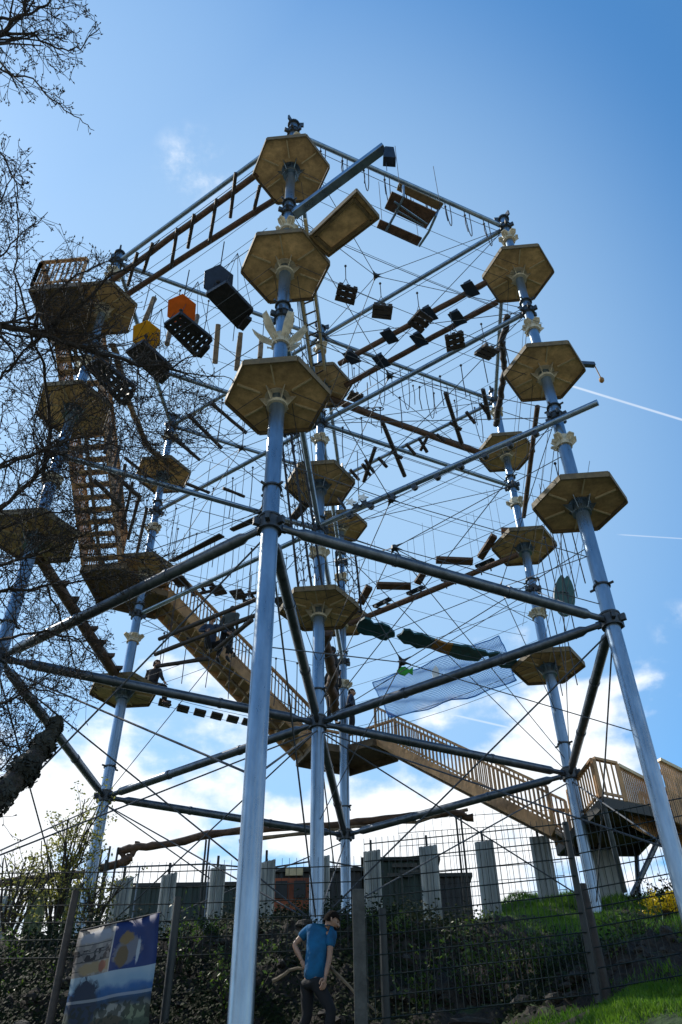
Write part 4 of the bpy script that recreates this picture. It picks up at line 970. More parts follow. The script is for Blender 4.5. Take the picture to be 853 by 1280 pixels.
# grass on the lawn at the right
vs, fs = [], []
def blade(x, y, h):
    z = gz(x, y)-.01; a = random.uniform(0, 6.28); w = V((math.cos(a), math.sin(a), 0))*.0065; l = V((random.uniform(-.6,.6)*h, random.uniform(-.6,.6)*h, h)); p = V((x,y,z)); k = len(vs)
    vs.extend([tuple(p-w), tuple(p+w), tuple(p+l*.55+w*.7+V((0,0,h*.08))), tuple(p+l*.55-w*.7+V((0,0,h*.08))), tuple(p+l)]); fs.append((k,k+1,k+2,k+3)); fs.append((k+3,k+2,k+4))
n = 0
while n < 70000:
    x = random.uniform(.2, 7.0); y = random.uniform(-6.2, -2.3)
    if sm(.2,1.6,x) < random.random(): continue
    if y > -2.75+random.uniform(-.2,.25): continue
    blade(x, y, random.uniform(.04,.10)*(1+.5*math.sin(x*3+y*5))); n += 1
while n < 112000:
    x = random.uniform(3.2, 9.5); y = random.uniform(-1.6, 6.5)
    if sm(2.8,4.9,x+.3*y*.2) < random.random(): continue
    blade(x, y, random.uniform(.05,.13)*(1+.5*math.sin(x*2+y*3))); n += 1
m = MB(); m.v = vs; m.f = fs; m.m = [0]*len(fs); tag(m.build('grass', M['blade']), 'bright backlit green grass on the right hand lawn', 'grass', kind='stuff')
# crest weeds: leafy plants along the top of the bank
def weed(x, y, h, n, label, grp='leafy plants on the bank', mname='weed', spread=.25, ls=.035):
    z = gz(x, y); root = thing('leafy_plant', (x,y,z), label, 'plant', grp); m = MB(); vs, fs = [], []
    for s in range(max(3, n//14)):
        t = V((x+random.gauss(0,spread), y+random.gauss(0,spread*.6), z+h*random.uniform(.5,1))); b = V((x+random.uniform(-.08,.08), y, z-.02)); mid = b.lerp(t,.5)+rv(.05)
        m.tube([b, mid, t], [.008,.006,.003], 4)
        for q in range(14):
            k = random.uniform(.25,1); p = b.lerp(mid, k*2) if k < .5 else mid.lerp(t, k*2-1)
            leafquad(vs, fs, p+rv(.06), rv()+V((0,-.3,.5)), random.uniform(.6,1.25)*ls, .5)
    m.build('stems', M['twig'], root); m2 = MB(); m2.v = vs; m2.f = fs; m2.m = [0]*len(fs); m2.build('leaves', M[mname], root)
for k in range(46):
    x = random.uniform(-6.3, 6.2); y = random.choice((random.uniform(-1.3,.4), random.uniform(-.4,1.0)))
    if x > 3.6: y = random.uniform(-2.2,-1.3)
    weed(x, y, random.uniform(.2,.55), random.randint(30,110), 'low leafy weed growing on the crest of the bank')
for (px, py, dd, h, lab) in ((582,1125,13.6,1.0,'tall yellow green sapling behind the mesh fence'),(640,1128,13.8,.9,'tall thin weed right of the yellow green sapling'),(300,1110,13.5,.8,'leafy shoot beside the front pole'),(520,1128,13.6,.8,'leafy bush between two pale screens behind the fence'),(610,1140,13.4,.7,'bushy weeds left of the corner post'),(665,1135,13.3,.7,'bushy weeds beside the corner post'),(230,1125,14.2,.9,'dark bush behind the banner')):
    p = pd(px, py, dd); weed(p.x, p.y, h+.25, 260, lab, None, 'weed', .22, .04)

# bare tree at the left -------------------------------------------------
def lim(y):
    return lerp([(-400,150),(0,128),(60,132),(110,100),(150,115),(168,118),(180,62),(240,40),(270,55),(300,110),(330,190),(350,215),(400,200),(430,250),(500,318),(560,300),(620,235),(700,240),(760,205),(830,140),(900,130),(930,70),(1000,30),(1100,60),(1150,60)], y)
class Tree:
    def __init__(s): s.m = MB(); s.tips = []; s.n = 0
    def limb(s, pts, r0, r1, kids, klen, depth=3):
        w = wobble(pts, .03, 4); n = len(w); rad = [r0+(r1-r0)*(k/(n-1.))**.8 for k in range(n)]; s.m.tube(w, rad, 8 if r0 > .05 else 6)
        for _ in range(kids):
            k = random.randint(1, n-2); t = (w[k+1]-w[k]).normalized(); d = (t*.55+rv(1)).normalized(); s.grow(w[k], d, klen*random.uniform(.5,1.2), rad[k]*.45, depth)
        s.grow(w[-1], (w[-1]-w[-2]).normalized(), klen*.7, r1, depth)
    def grow(s, p, d, L, r, depth):
        if s.n > 90000: return
        seg = max(3, int(L/.16)); st = L/seg; pts = [p]; q = p; r = max(r, .0035)
        for k in range(seg):
            d = (d+rv(.28)+V((0,0,.03))).normalized(); q2 = q+d*st; x, y = proj(q2)
            if x > lim(y)*random.uniform(.82,1.04): break
            q = q2; pts.append(q)
        if len(pts) < 2: return
        n = len(pts); s.n += n; s.m.tube(pts, [max(.004, r*(1-.6*k/(n-1.))) for k in range(n)], 4 if r > .012 else 3, False)
        if depth <= 0: s.tips.append((pts[-1], d)); return
        for k in range(1, n):
            if random.random() < .62:
                t = (pts[k]-pts[k-1]).normalized(); dd = (t*.8+rv(.9)).normalized(); s.grow(pts[k], dd, L*random.uniform(.3,.65), r*(1-.5*k/n)*.55, depth-1)
        s.tips.append((pts[-1], d))
big = thing('bare_tree', (-6.4,-8.2,gz(-6.4,-8.2)), 'large bare budding tree whose dark branches fill the left edge', 'tree')
t = Tree()
def zz_(lst): return [pz(x,y,z) for x,y,z in lst]
trunk_top = V((-6.6,-8.4,9.5))
t.m.tube([V((-6.2,-8.0,gz(-6.2,-8)-.2)), V((-6.3,-8.1,4)), V((-6.5,-8.3,7)), trunk_top, V((-6.7,-8.3,14)), V((-6.6,-8.2,17))], [.36,.33,.28,.2,.12,.04], 12)
L_ = [
 ([(-200,380,2.6),(-60,398,2.8),(0,405,2.9),(60,420,3.0),(110,436,3.0),(170,455,3.1),(215,461,3.2)], .075, .018, 16, .9, 3),
 ([(215,461,3.2),(250,440,3.3),(262,425,3.4)], .016, .006, 3, .5, 2),
 ([(215,462,3.2),(270,470,3.2),(305,480,3.2)], .016, .005, 9, .6, 3),
 ([(-80,560,2.0),(0,470,2.6),(20,455,2.8),(40,425,3.0)], .03, .015, 4, .7, 3),
 ([(55,600,2.0),(62,540,2.4),(58,470,2.8),(40,420,3.0),(20,340,3.6),(22,270,4.0)], .038, .01, 9, .8, 3),
 ([(40,432,3.0),(90,390,3.3),(130,350,3.6),(180,325,3.8),(200,300,4.0)], .032, .008, 8, .6, 3),
 ([(35,400,3.2),(95,345,3.6),(150,315,3.9)], .025, .008, 6, .6, 3),
 ([(-120,640,1.2),(-20,590,1.4),(40,570,1.6),(100,545,1.8),(150,560,1.9)], .045, .01, 12, .8, 3),
 ([(-100,760,.3),(0,640,1.0),(50,590,1.5),(60,560,2.0)], .045, .02, 8, .8, 3),
 ([(-100,820,0),(0,660,.8),(60,640,1.0),(120,640,1.2),(170,640,1.4)], .03, .007, 9, .8, 3),
 ([(-120,720,-.2),(0,705,0),(60,690,.2),(120,660,.4)], .035, .01, 10, .8, 3),
 ([(-120,770,-.5),(0,740,-.2),(50,735,0),(110,725,.2),(180,715,.4)], .035, .008, 12, .8, 3),
 ([(-120,850,-1.2),(0,800,-.8),(60,790,-.6),(100,800,-.5),(135,840,-.5)], .03, .007, 10, .7, 3),
 ([(60,735,0),(80,780,-.2),(95,830,-.4),(110,870,-.6)], .02, .006, 7, .6, 3),
 ([(-120,930,-2.2),(0,880,-1.9),(40,860,-1.8),(80,870,-1.7)], .03, .008, 10, .7, 3),
 ([(-120,900,-2.2),(0,930,-2.2),(40,940,-2.2)], .025, .008, 8, .6, 3),
 ([(-60,1000,-2.6),(0,960,-2.4),(30,930,-2.3),(50,900,-2.1)], .02, .007, 7, .6, 3),
 ([(-200,90,4.4),(-20,55,4.6),(6,42,4.7),(30,15,4.8),(40,-40,5.0)], .055, .02, 10, .7, 3),
 ([(6,42,4.7),(45,45,4.7),(75,62,4.7),(100,60,4.7),(125,35,4.8)], .022, .006, 9, .55, 3),
 ([(-60,70,4.3),(0,86,4.4),(40,100,4.4),(75,132,4.4),(100,150,4.4),(118,163,4.4)], .018, .005, 6, .4, 3),
 ([(-40,20,4.8),(20,25,4.8),(60,5,4.9),(90,-20,5)], .03, .008, 8, .5, 3),
 ([(-60,200,4.2),(0,190,4.2),(20,230,4.0),(25,270,3.9)], .02, .006, 8, .5, 3),
 ([(-60,300,3.7),(0,250,3.9),(20,215,4.0)], .02, .006, 8, .5, 3),
 ([(-40,330,3.4),(0,320,3.5),(30,290,3.7),(60,265,3.8)], .02, .005, 7, .5, 3),
 ([(110,520,2.6),(170,500,2.8),(230,490,3.0),(280,505,3.0)], .012, .004, 10, .6, 3),
 ([(120,560,2.2),(180,540,2.5),(240,540,2.6)], .012, .004, 9, .6, 3),
 ([(90,440,3.1),(150,520,2.8),(200,580,2.6),(230,610,2.4)], .014, .004, 9, .6, 3),
 ([(60,700,.4),(130,690,.6),(190,700,.8),(235,708,.9)], .012, .004, 9, .6, 3),
]
for (pts, r0, r1, kids, kl, dp) in L_: t.limb(zz_(pts), r0, r1, int(kids*(5.6 if pts[0][1] > 350 else 3.0)), kl*1.15, dp)
print('TREE', t.n)
t.m.build('trunk_and_branches', M['bark'], big, smooth=True)
vs, fs = [], []
for p, d in t.tips:
    if random.random() < .5:
        for _ in range(1):
            q = p+rv(.02); a = rv().normalized()*.012; b = d.cross(a).normalized()*.012; k = len(vs)
            vs += [tuple(q-a), tuple(q+b), tuple(q+a), tuple(q-b), tuple(q+d.normalized()*.035), tuple(q-d.normalized()*.01)]
            fs += [(k,k+1,k+4),(k+1,k+2,k+4),(k+2,k+3,k+4),(k+3,k,k+4),(k+1,k,k+5),(k+2,k+1,k+5),(k+3,k+2,k+5),(k,k+3,k+5)]
m = MB(); m.v = vs; m.f = fs; m.m = [0]*len(fs); m.build('buds', M['twig'], big)
# ivy clad limb
iv = [pd(x,y,dd) for x,y,dd in ((-120,1075,7.2),(-30,1015,7.6),(10,985,7.8),(35,958,7.9),(55,932,8.0),(68,910,8.05),(73,898,8.1))]
root = thing('ivy_limb', iv[0], 'thick slanting limb wrapped in dark ivy at the lower left edge', 'ivy clad limb')
m = MB(); m.tube(iv, [.13,.125,.12,.11,.09,.06,.02], 12); m.build('limb', M['bark'], root, smooth=True)
vs, fs = [], []
for _ in range(3800):
    k = random.uniform(0, len(iv)-1.001); i = int(k); c = iv[i].lerp(iv[i+1], k-i); d = rv(); ax = (iv[i+1]-iv[i]).normalized(); d = (d-ax*d.dot(ax)).normalized()
    rr = .135*(1-.72*(k/6.)**2)*(1+.22*math.sin(k*5.1))
    leafquad(vs, fs, c+d*rr*random.uniform(.85,1.22), d+rv(.6), random.uniform(.018,.04), .7)
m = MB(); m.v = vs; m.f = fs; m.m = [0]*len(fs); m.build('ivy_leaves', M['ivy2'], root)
# small leafy tree on the plateau
def smalltree(px, py, dist, h, wd, n, label, nl=2600):
    b = pd(px, py, dist); b = V((b.x, b.y, gz(b.x, b.y))); root = thing('small_tree', b, label, 'tree'); m = MB(); vs, fs = [], []
    for k in range(n):
        a = random.uniform(0, 6.28); t = b+V((math.cos(a)*wd*random.uniform(.2,1), math.sin(a)*wd*random.uniform(.2,1), h*random.uniform(.6,1.0))); mid = b.lerp(t, .5)+rv(.15)-V(((t.x-b.x)*.2,(t.y-b.y)*.2,0)); pts = wobble([b, mid, t], .03, 4); m.tube(pts, [.04*(1-.85*q/len(pts)) for q in range(len(pts))], 5)
        for q in range(7):
            c = pts[random.randint(3, len(pts)-2)]; e = c+rv(.45)+V((0,0,.3)); m.tube([c, (c+e)/2+rv(.05), e], [.01,.007,.003], 4)
            for _ in range(nl//(n*7)):
                k2 = random.uniform(.2,1.1); leafquad(vs, fs, c.lerp(e, k2)+rv(.10), rv()+V((0,0,.3)), random.uniform(.022,.048), .5)
    m.build('trunk', M['bark'], root, smooth=True); m = MB(); m.v = vs; m.f = fs; m.m = [0]*len(fs); m.build('crown', M['leaf'], root)
smalltree(68, 1160, 17.0, 2.9, .8, 13, 'small tree with pale young leaves standing left of the left rear pole', 3000)
smalltree(12, 1170, 16.0, 1.7, .7, 10, 'small twiggy bush at the lower left edge', 700)
smalltree(115, 1170, 16.6, 1.2, .5, 8, 'low leafy shrub at the foot of the left rear pole', 700)

# ------------------------------------------------------------------ people
def skinmesh(name, verts, edges, radii, material, parent, sub=2):
    me = bpy.data.meshes.new(name); me.from_pydata([tuple(v) for v in verts], edges, []); o = bpy.data.objects.new(name, me); COL.objects.link(o)
    md = o.modifiers.new('skin', 'SKIN'); md.use_smooth_shade = True
    if not me.skin_vertices: me.skin_vertices.new(name='')
    for k, r in enumerate(radii):
        sv = me.skin_vertices[0].data[k]; rr = r if isinstance(r, tuple) else (r, r); sv.radius = rr; sv.use_root = (k == 0)
    ss = o.modifiers.new('sub', 'SUBSURF'); ss.levels = sub; ss.render_levels = sub
    dg = bpy.context.evaluated_depsgraph_get(); ev = o.evaluated_get(dg); nm = bpy.data.meshes.new_from_object(ev); o.modifiers.clear(); o.data = nm
    nm.materials.clear(); nm.materials.append(material)
    for p in nm.polygons: p.use_smooth = True
    put(o, parent); return o
def head(c, fwd, up, parent, s=1., hairlen=.0, beard=False, helmet=None):
    """head with face, ears and hair; c = centre of skull"""
    fwd = V(fwd).normalized(); up = V(up).normalized(); rt = fwd.cross(up).normalized(); up = rt.cross(fwd)
    def loc(x, y, z): return c+(rt*x+fwd*y+up*z)*s
    m = MB(); n, mm = 20, 16; vs = []
    for i in range(mm+1):
        th = math.pi*i/mm; zz = math.cos(th); rr = math.sin(th)
        for k in range(n):
            ph = 2*math.pi*k/n; x = math.cos(ph)*rr*.076; y = math.sin(ph)*rr*.097; z = zz*.117
            if z < -.02: x *= 1-(-z-.02)*2.6; y = y*(1-(-z-.02)*1.2)+.012
            f = math.sin(ph)
            if f > .75:
                if abs(x) < .022 and -.045 < z < .02: y += .022*(1-abs(x)/.022)*(1-abs(z+.018)/.05)
                if abs(z-.012) < .02 and .018 < abs(x) < .045: y -= .009
                if abs(z+.06) < .014: y += .004
            vs.append(loc(x, y, z))
    fs = [(i*n+k, (i+1)*n+k, (i+1)*n+(k+1) % n, i*n+(k+1) % n) for i in range(mm) for k in range(n)]
    m.add(vs, fs)
    for e in (-1, 1): m.blob(loc(e*.078, -.005, -.005), .012*s, .02*s, .032*s, 8, 6)
    hd = m.build('head', M['skin'], parent, smooth=True)
    m = MB()
    for e in (-1, 1): m.blob(loc(e*.03, .084, .012), .011*s, .011*s, .008*s, 8, 6)
    m.box(loc(0, .096, -.058), rt*.02*s, fwd*.006*s, up*.004*s); m.build('eyes', M['eye'], hd, smooth=True)
    m = MB(); vs = []
    for i in range(10):
        th = math.pi*.56*i/9; zz = math.cos(th); rr = math.sin(th)
        for k in range(n):
            ph = 2*math.pi*k/n; f = math.sin(ph); zc = zz*.128
            if f > .3 and zc < .055: zc = .055+(zc-.055)*.15
            if f < -.2 and i > 7: zc -= .03+hairlen
            vs.append(loc(math.cos(ph)*rr*.086, math.sin(ph)*rr*.106-.004, zc))
    m.add(vs, [(i*n+k, (i+1)*n+k, (i+1)*n+(k+1) % n, i*n+(k+1) % n) for i in range(9) for k in range(n)])
    if beard:
        m.blob(loc(0, .055, -.085), .052*s, .052*s, .04*s, 12, 8)
        m.box(loc(0, .1, -.042), rt*.024*s, fwd*.006*s, up*.005*s)
    m.build('hair', M[helmet] if helmet else M['hair'], hd, smooth=True)
def hand(w, d, palm_n, parent, s=1., curl=.5):
    d = V(d).normalized(); pn = V(palm_n); pn = (pn-d*pn.dot(d)).normalized(); sd = d.cross(pn)
    vs = [w-d*.03*s, w+d*.02*s, w+d*.07*s, w+d*.095*s]; ed = [(0,1),(1,2),(2,3)]; rd = [(.024*s,.026*s),(.022*s,.032*s),(.018*s,.038*s),(.013*s,.036*s)]
    verts = vs; 
    o = skinmesh('hand', verts, ed, rd, M['skin'], parent, 1)
    for k, (off, L) in enumerate(((-.028,.068),(-.010,.078),(.009,.073),(.026,.056))):
        b = w+d*.085*s+sd*off*s; p1 = b+(d*math.cos(curl*.5)+pn*math.sin(curl*.5))*L*.45*s; p2 = p1+(d*math.cos(curl*1.3)+pn*math.sin(curl*1.3))*L*.32*s; p3 = p2+(d*math.cos(curl*2)+pn*math.sin(curl*2))*L*.25*s
        m = MB(); m.tube([b-d*.02*s, b, p1, p2, p3], [.0095*s,.0095*s,.009*s,.008*s,.006*s], 8); m.build('finger', M['skin'], o, smooth=True)
    b = w+d*.03*s-sd*.03*s; m = MB(); m.tube([b, b-sd*.025*s+d*.025*s, b-sd*.03*s+d*.055*s+pn*.01*s, b-sd*.022*s+d*.075*s+pn*.02*s], [.013*s,.012*s,.010*s,.008*s], 8); m.build('thumb', M['skin'], o, smooth=True)
def person(name_label, J, facing, shirt, trousers, sleeves='short', beard=False, helmet=None, hairlen=0, hands=True, headup=(0,0,1), grp=None, harness=False, s=1.):
    """J: dict of site-space joints: pelvis chest neck head shL elL wrL shR elR wrR hpL knL anL hpR knR anR"""
    root = thing('person', V(J['anR']), name_label, 'person', grp); f = V(facing).normalized()
    v = []; e = []; r = []
    def add(p, rad, par=None):
        v.append(V(p)); r.append(rad if not isinstance(rad, tuple) else rad)
        if par is not None: e.append((par, len(v)-1))
        return len(v)-1
    S = lambda x: x*s if not isinstance(x, tuple) else (x[0]*s, x[1]*s)
    pel = add(J['pelvis'], S(.088)); mid = add(V(J['pelvis']).lerp(V(J['chest']), .5), S(.088), pel); ch = add(J['chest'], S(.095), mid); nk = add(J['neck'], S(.060), ch); hd = add(V(J['head'])-V(headup)*.04, S(.05), nk)
    for q in 'LR':
        sh = add(J['sh'+q], S(.052), ch); a = add(V(J['sh'+q]).lerp(V(J['el'+q]), .5), S(.045), sh); el = add(J['el'+q], S(.036), a); fo = add(V(J['el'+q]).lerp(V(J['wr'+q]), .4), S(.036), el); wr = add(J['wr'+q], S(.024), fo)
        hp = add(J['hp'+q], S(.066), pel); th = add(V(J['hp'+q]).lerp(V(J['kn'+q]), .5), S(.06), hp); kn = add(J['kn'+q], S(.048), th); cf = add(V(J['kn'+q]).lerp(V(J['an'+q]), .35), S(.054), kn); an = add(J['an'+q], S(.036), cf)
        toe = add(V(J['an'+q])+f*.15*s-V((0,0,.05*s)), S(.03), an)
    skinmesh('body', v, e, r, M['skin'], root)
    # shirt
    v2 = [V(J['pelvis'])-V((0,0,.10*s)), V(J['pelvis']).lerp(V(J['chest']),.45), V(J['chest']), V(J['neck'])-(V(J['neck'])-V(J['chest']))*.25]; e2 = [(0,1),(1,2),(2,3)]; r2 = [S(.158),S(.142),S(.158),S(.088)]
    for q in 'LR':
        k = len(v2); sh, el, wr = V(J['sh'+q]), V(J['el'+q]), V(J['wr'+q])
        if sleeves == 'short': pts = [(sh,.078),(sh.lerp(el,.3),.072),(sh.lerp(el,.62),.066)]
        else: pts = [(sh,.07),(sh.lerp(el,.5),.06),(el,.052),(el.lerp(wr,.5),.046),(wr,.036)]
        for n_, (p, rr) in enumerate(pts): v2.append(p); r2.append(S(rr)); e2.append((2 if n_ == 0 else len(v2)-2, len(v2)-1))
    skinmesh('shirt' if sleeves == 'short' else 'jacket', v2, e2, r2, M[shirt], root)
    v3 = [V(J['pelvis'])]; e3 = []; r3 = [S(.118)]
    for q in 'LR':
        hp, kn, an = V(J['hp'+q]), V(J['kn'+q]), V(J['an'+q]); pts = [(hp,.095),(hp.lerp(kn,.5),.086),(kn,.068),(kn.lerp(an,.5),.064),(kn.lerp(an,.93),.052)]
        for n_, (p, rr) in enumerate(pts): v3.append(p); r3.append(S(rr)); e3.append((0 if n_ == 0 else len(v3)-2, len(v3)-1))
    skinmesh('trousers', v3, e3, r3, M[trousers], root)
    for q in 'LR':
        an = V(J['an'+q]); ff = V((f.x, f.y, 0)).normalized(); skinmesh('shoe', [an+V((0,0,.02)), an-V((0,0,.05))+ff*.02, an-V((0,0,.055))+ff*.11, an-V((0,0,.06))+ff*.19], [(0,1),(1,2),(2,3)], [S(.045),S(.048),S(.042),S(.034)], M['black'], root, 1)
    head(V(J['head']), V(J.get('look', facing)), V(J.get('hu', headup)), root, s, hairlen, beard, helmet)
    if hands:
        for q in 'LR':
            d = V(J['wr'+q])-V(J['el'+q]); hand(V(J['wr'+q]), d, V(J.get('palm'+q, f)), root, s, .6)
    if harness:
        m = MB(); pv = V(J['pelvis'])
        pts = [pv+V((math.cos(a)*.145*s, math.sin(a)*.145*s, .06)) for a in [2*math.pi*k/16 for k in range(17)]]; m.tube(pts, .02, 6)
        m.tube([pv+f*.13*s+V((0,0,.06)), V(J['chest'])+f*.2*s, V(J['head'])+f*.15+V((0,0,1.1))], .012, 6); m.build('harness', M['harness'], root)
    return root
# man in the blue T-shirt, walking to the right and looking down to the right
base = pd(391, 1222, 12.8); bx, by = base.x, base.y
pel = pd(391, 1222, 12.8); zg = pel.z-.92
def q_(px, py, dy=0.): return pd(px, py, 12.8+dy)
J = dict(pelvis=pel, chest=q_(399,1180), neck=q_(407,1161,.0), head=q_(415,1151,-.02), shL=q_(386,1162,.02), elL=q_(368,1181,.05), wrL=q_(378,1202,.0), shR=q_(414,1166,-.05), elR=q_(412,1198,-.1), wrR=q_(407,1222,-.2),
         hpL=q_(384,1232,.08), knL=V((pel.x-.07,pel.y+.1,zg+.47)), anL=V((pel.x-.26,pel.y+.12,zg+.12)), hpR=q_(397,1230,-.06), knR=V((pel.x+.26,pel.y-.14,zg+.50)), anR=V((pel.x+.20,pel.y-.12,zg+.09)), look=(.93,.05,-.42), hu=(.28,0,.95), palmL=(.8,0,.4), palmR=(-.3,.5,0))
person('bearded man in a blue T-shirt and black trousers walking in front of the bank', J, (1,-.15,0), 'shirt', 'trouser', 'short', True, hairlen=-.01, s=1.08)
# climbers
def stand(px, py, z, h=1.7, face=(0,-1,0), lean=(0,0,0), arms='up', **k):
    """standing climber whose feet are at the survey point"""
    b = pz(px, py, z); f = V(face).normalized(); s_ = V((-f.y, f.x, 0)); u = V(lean)+V((0,0,1)); u.normalize(); s = h/1.75
    P_ = lambda x, y, zz: b+s_*x*s+f*y*s+u*zz*s
    J = dict(pelvis=P_(0,0,.95), chest=P_(0,.02,1.30), neck=P_(0,.03,1.50), head=P_(0,.06,1.63))
    for q, e in (('L',1),('R',-1)):
        J['sh'+q] = P_(e*.18,.02,1.42); J['hp'+q] = P_(e*.09,0,.9); J['kn'+q] = P_(e*.13,.06,.5); J['an'+q] = P_(e*.14,0,.08)
        if arms == 'up': J['el'+q] = P_(e*.30,.12,1.35); J['wr'+q] = P_(e*.24,.22,1.62)
        else: J['el'+q] = P_(e*.25,-.02,1.14); J['wr'+q] = P_(e*.2,.16,.98)
    return J
Jc = stand(277, 824, 3.3, 1.62, (.3,.95,0), (.10,0,0), 'side')
person('climber in a grey jacket standing on the long bars in front of the stairs', Jc, (.3,.95,0), 'cloth1', 'trouser', 'long', hands=True, helmet='cloth3', harness=True)
# crouching climber
b = pz(262, 822, 3.3)
Jd = dict(pelvis=b+V((.0,0,.42)), chest=b+V((-.05,-.05,.78)), neck=b+V((-.03,-.08,.95)), head=b+V((-.0,-.10,1.08)), shL=b+V((-.2,-.05,.88)), elL=b+V((-.28,-.2,.66)), wrL=b+V((-.1,-.3,.6)), shR=b+V((.14,-.08,.88)), elR=b+V((.26,-.2,.68)), wrR=b+V((.42,-.2,.6)),
          hpL=b+V((-.08,0,.38)), knL=b+V((-.05,-.36,.42)), anL=b+V((.05,-.2,.08)), hpR=b+V((.1,0,.36)), knR=b+V((.34,-.2,.34)), anR=b+V((.62,-.1,.0)))
person('crouching climber in a navy jacket left of the standing one', Jd, (.2,-1,0), 'cloth2', 'trouser', 'long', helmet='cloth2', harness=False, s=.95)
# sitting climber on the lowest left rear platform
b = pz(190, 862, 2.85)
Js = dict(pelvis=b+V((0,0,.12)), chest=b+V((-.03,-.0,.42)), neck=b+V((.0,-.02,.58)), head=b+V((.04,-.03,.72)), shL=b+V((-.17,.05,.52)), elL=b+V((-.22,.1,.3)), wrL=b+V((-.08,.2,.15)), shR=b+V((.15,-.05,.52)), elR=b+V((.22,-.12,.3)), wrR=b+V((.3,-.1,.18)),
          hpL=b+V((-.02,.1,.1)), knL=b+V((.33,.12,.08)), anL=b+V((.34,.12,-.32)), hpR=b+V((.0,-.08,.1)), knR=b+V((.36,-.06,.04)), anR=b+V((.34,-.06,-.38)))
person('climber in dark clothes sitting on the edge of the lowest left rear platform', Js, (1,-.1,0), 'cloth3', 'trouser', 'long', helmet='cloth3', s=.95)
for (px, py, z, f, lab) in ((421,872,2.75,(-.8,.3,0),'upper of two dark climbers on the twisted trunk behind the central pole'),(416,905,2.7,(.5,-.7,0),'lower of two dark climbers behind the central pole near the landing')):
    person(lab, stand(px, py, z, 1.5, f, (-.05,0,0), 'up'), f, 'cloth3', 'trouser', 'long', helmet='cloth3', harness=False)
person('small person with dark hair on the far landing right of the central pole', stand(439, 915, 2.6, 1.25, (1,-.2,0), (0,0,0), 'side'), (1,-.2,0), 'cloth2', 'trouser', 'long')

# ------------------------------------------------------------------ light, sky, camera
SUN_AZ = R_(-58); SUN_EL = R_(44)              # azimuth measured from +y towards +x
sd = V((math.sin(SUN_AZ)*math.cos(SUN_EL), math.cos(SUN_AZ)*math.cos(SUN_EL), math.sin(SUN_EL)))
su = bpy.data.lights.new('sun', 'SUN'); su.energy = 2.8; su.angle = R_(.5); su.color = (1,.93,.82)
so = bpy.data.objects.new('sun', su); COL.objects.link(so); so.rotation_euler = (-sd).to_track_quat('-Z', 'Y').to_euler()
w = bpy.data.worlds.new('World'); sc.world = w; w.use_nodes = True; nt = w.node_tree; N = nt.nodes; L = nt.links
bg = N['Background']; bg.inputs[1].default_value = .15
sky = N.new('ShaderNodeTexSky'); sky.sky_type = 'NISHITA'; sky.sun_disc = False; sky.sun_elevation = SUN_EL; sky.sun_rotation = SUN_AZ; sky.air_density = 1.0; sky.dust_density = .35; sky.ozone_density = 2.0
tc = N.new('ShaderNodeTexCoord')
def pxdir(x, y): return ray(x, y).normalized()
def mth(op, a, b=None, c=None, clamp=False):
    n = N.new('ShaderNodeMath'); n.operation = op; n.use_clamp = clamp
    for k, x in enumerate((a, b, c)):
        if x is None: continue
        if isinstance(x, (int, float)): n.inputs[k].default_value = x
        else: L.new(x, n.inputs[k])
    return n.outputs[0]
def dot(vec):
    n = N.new('ShaderNodeVectorMath'); n.operation = 'DOT_PRODUCT'; L.new(tc.outputs['Generated'], n.inputs[0]); n.inputs[1].default_value = vec; return n.outputs['Value']
def mrange(x, a, b, c=0, d=1):
    n = N.new('ShaderNodeMapRange'); n.interpolation_type = 'SMOOTHSTEP'; L.new(x, n.inputs[0]); n.inputs['From Min'].default_value = a; n.inputs['From Max'].default_value = b; n.inputs['To Min'].default_value = c; n.inputs['To Max'].default_value = d; return n.outputs[0]
mp = N.new('ShaderNodeMapping'); L.new(tc.outputs['Generated'], mp.inputs[0]); mp.inputs['Scale'].default_value = (1,1,2.1); mp.inputs['Location'].default_value = (.4,.2,.35)
nz = N.new('ShaderNodeTexNoise'); nz.inputs['Scale'].default_value = 4.2; nz.inputs['Detail'].default_value = 9; nz.inputs['Roughness'].default_value = .52; L.new(mp.outputs[0], nz.inputs['Vector'])
nzf = N.new('ShaderNodeTexNoise'); nzf.inputs['Scale'].default_value = 13; nzf.inputs['Detail'].default_value = 9; nzf.inputs['Roughness'].default_value = .62; L.new(tc.outputs['Generated'], nzf.inputs['Vector'])
sx = N.new('ShaderNodeSeparateXYZ'); L.new(tc.outputs['Generated'], sx.inputs[0]); Z_ = sx.outputs['Z']
thr = mrange(Z_, math.sin(R_(17)), math.sin(R_(33)), .40, .62)      # cumulus bank thins out with elevation
loc = mth('ADD', mth('MULTIPLY', mrange(dot(pxdir(225,965)), math.cos(R_(9)), math.cos(R_(2))), .09), mth('MULTIPLY', mrange(dot(pxdir(720,965)), math.cos(R_(6.5)), math.cos(R_(1.5))), .09))
low = mth('SUBTRACT', mth('ADD', mth('MULTIPLY_ADD', nzf.outputs['Fac'], .18, -.09), mth('ADD', nz.outputs['Fac'], mth('ADD', loc, mth('MULTIPLY', mrange(dot(pxdir(520,985)), math.cos(R_(11)), math.cos(R_(2))), .10)))), thr); cum = mrange(low, 0., .13)
cum = mth('MULTIPLY', cum, mrange(Z_, math.sin(R_(36)), math.sin(R_(31))))
pf = pxdir(243, 208); puff = mth('MULTIPLY', mrange(dot(pf), math.cos(R_(3.0)), math.cos(R_(.6))), mrange(nzf.outputs['Fac'], .40, .72))
pf2 = pxdir(848, 785); puff2 = mth('MULTIPLY', mrange(dot(pf2), math.cos(R_(2.0)), math.cos(R_(.4))), mrange(nzf.outputs['Fac'], .42, .7))
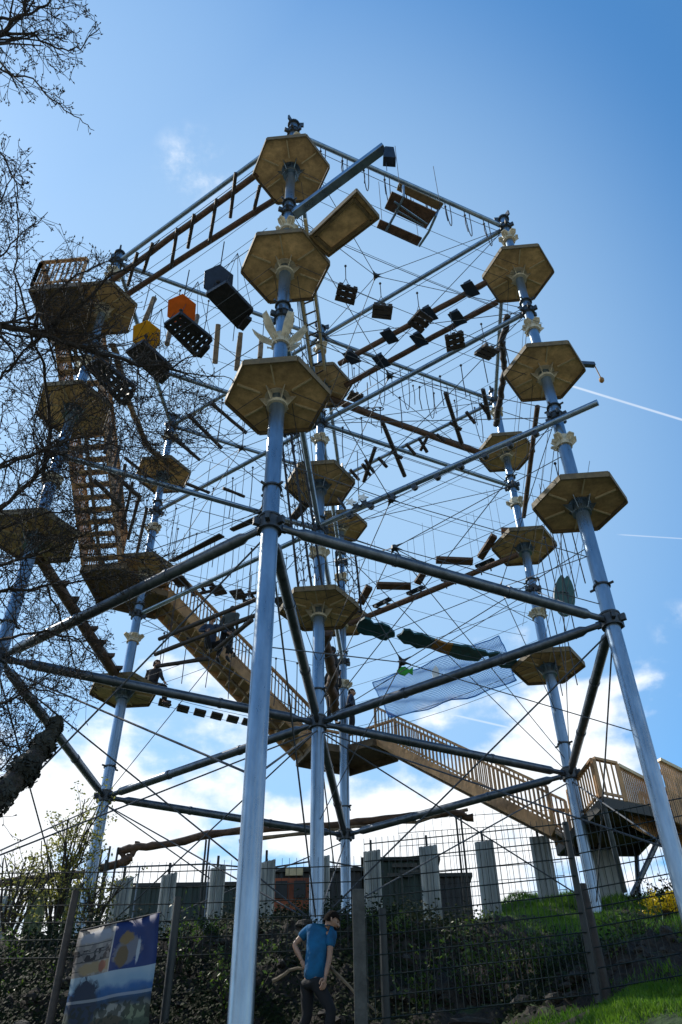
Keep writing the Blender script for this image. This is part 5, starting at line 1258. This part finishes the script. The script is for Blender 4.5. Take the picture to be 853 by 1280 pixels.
pf3 = pxdir(300, 560); veil = mth('MAXIMUM', mth('MULTIPLY', mrange(dot(pxdir(330,620)), math.cos(R_(37)), math.cos(R_(3))), .70), mth('MULTIPLY', mrange(dot(pxdir(60,350)), math.cos(R_(30)), math.cos(R_(3))), .45))
def trail(a, b, wid, amt):
    a = pxdir(*a); b = pxdir(*b); n = a.cross(b).normalized(); mid = (a+b).normalized(); half = math.acos(max(-1, min(1, a.dot(b))))/2
    return mth('MULTIPLY', mth('MULTIPLY', mrange(mth('ABSOLUTE', dot(n)), wid, wid*.25), mrange(dot(mid), math.cos(half*1.02), math.cos(half*.75))), amt)
tr1 = trail((700,478),(870,530), .0018, .42); tr2 = trail((770,668),(880,675), .0010, .25); tr3 = trail((530,885),(660,915), .0016, .35)
cl = mth('MAXIMUM', cum, mth('MULTIPLY', puff, .85)); cl = mth('MAXIMUM', cl, mth('MULTIPLY', puff2, .6)); 
for t_ in (tr1, tr2, tr3): cl = mth('MAXIMUM', cl, t_)
hs = N.new('ShaderNodeHueSaturation'); hs.inputs['Saturation'].default_value = 1.2; tn = N.new('ShaderNodeMix'); tn.data_type = 'RGBA'; tn.blend_type = 'MULTIPLY'; tn.inputs[0].default_value = 1; tn.inputs[7].default_value = (.88,1.0,1.0,1); L.new(sky.outputs[0], tn.inputs[6]); L.new(tn.outputs[2], hs.inputs['Color'])
shade = N.new('ShaderNodeValToRGB'); L.new(nzf.outputs['Fac'], shade.inputs[0]); shade.color_ramp.elements[0].position = .3; shade.color_ramp.elements[0].color = (4.0,4.3,4.6,1); shade.color_ramp.elements[1].position = .62; shade.color_ramp.elements[1].color = (5.2,5.3,5.4,1)
mx = N.new('ShaderNodeMix'); mx.data_type = 'RGBA'; L.new(cl, mx.inputs[0]); vm = N.new('ShaderNodeMix'); vm.data_type = 'RGBA'; L.new(veil, vm.inputs[0]); L.new(hs.outputs[0], vm.inputs[6]); vm.inputs[7].default_value = (2.15,3.1,4.05,1)
L.new(vm.outputs[2], mx.inputs[6]); L.new(shade.outputs[0], mx.inputs[7])
L.new(mx.outputs[2], bg.inputs[0])

cd = bpy.data.cameras.new('camera'); co = bpy.data.objects.new('camera', cd); COL.objects.link(co); sc.camera = co
cd.sensor_fit = 'VERTICAL'; cd.sensor_height = 36; cd.lens = FPX/1280*36; cd.clip_start = .05; cd.clip_end = 3000
rot = Matrix((CX, CU, -CF)).transposed(); co.matrix_world = Matrix.Translation(CAM) @ rot.to_4x4()
sc.render.engine = 'CYCLES'
sc.view_settings.view_transform = 'Standard'; sc.view_settings.look = 'None'; sc.view_settings.gamma = 1; sc.view_settings.exposure = .65; sc.view_settings.use_curve_mapping = False
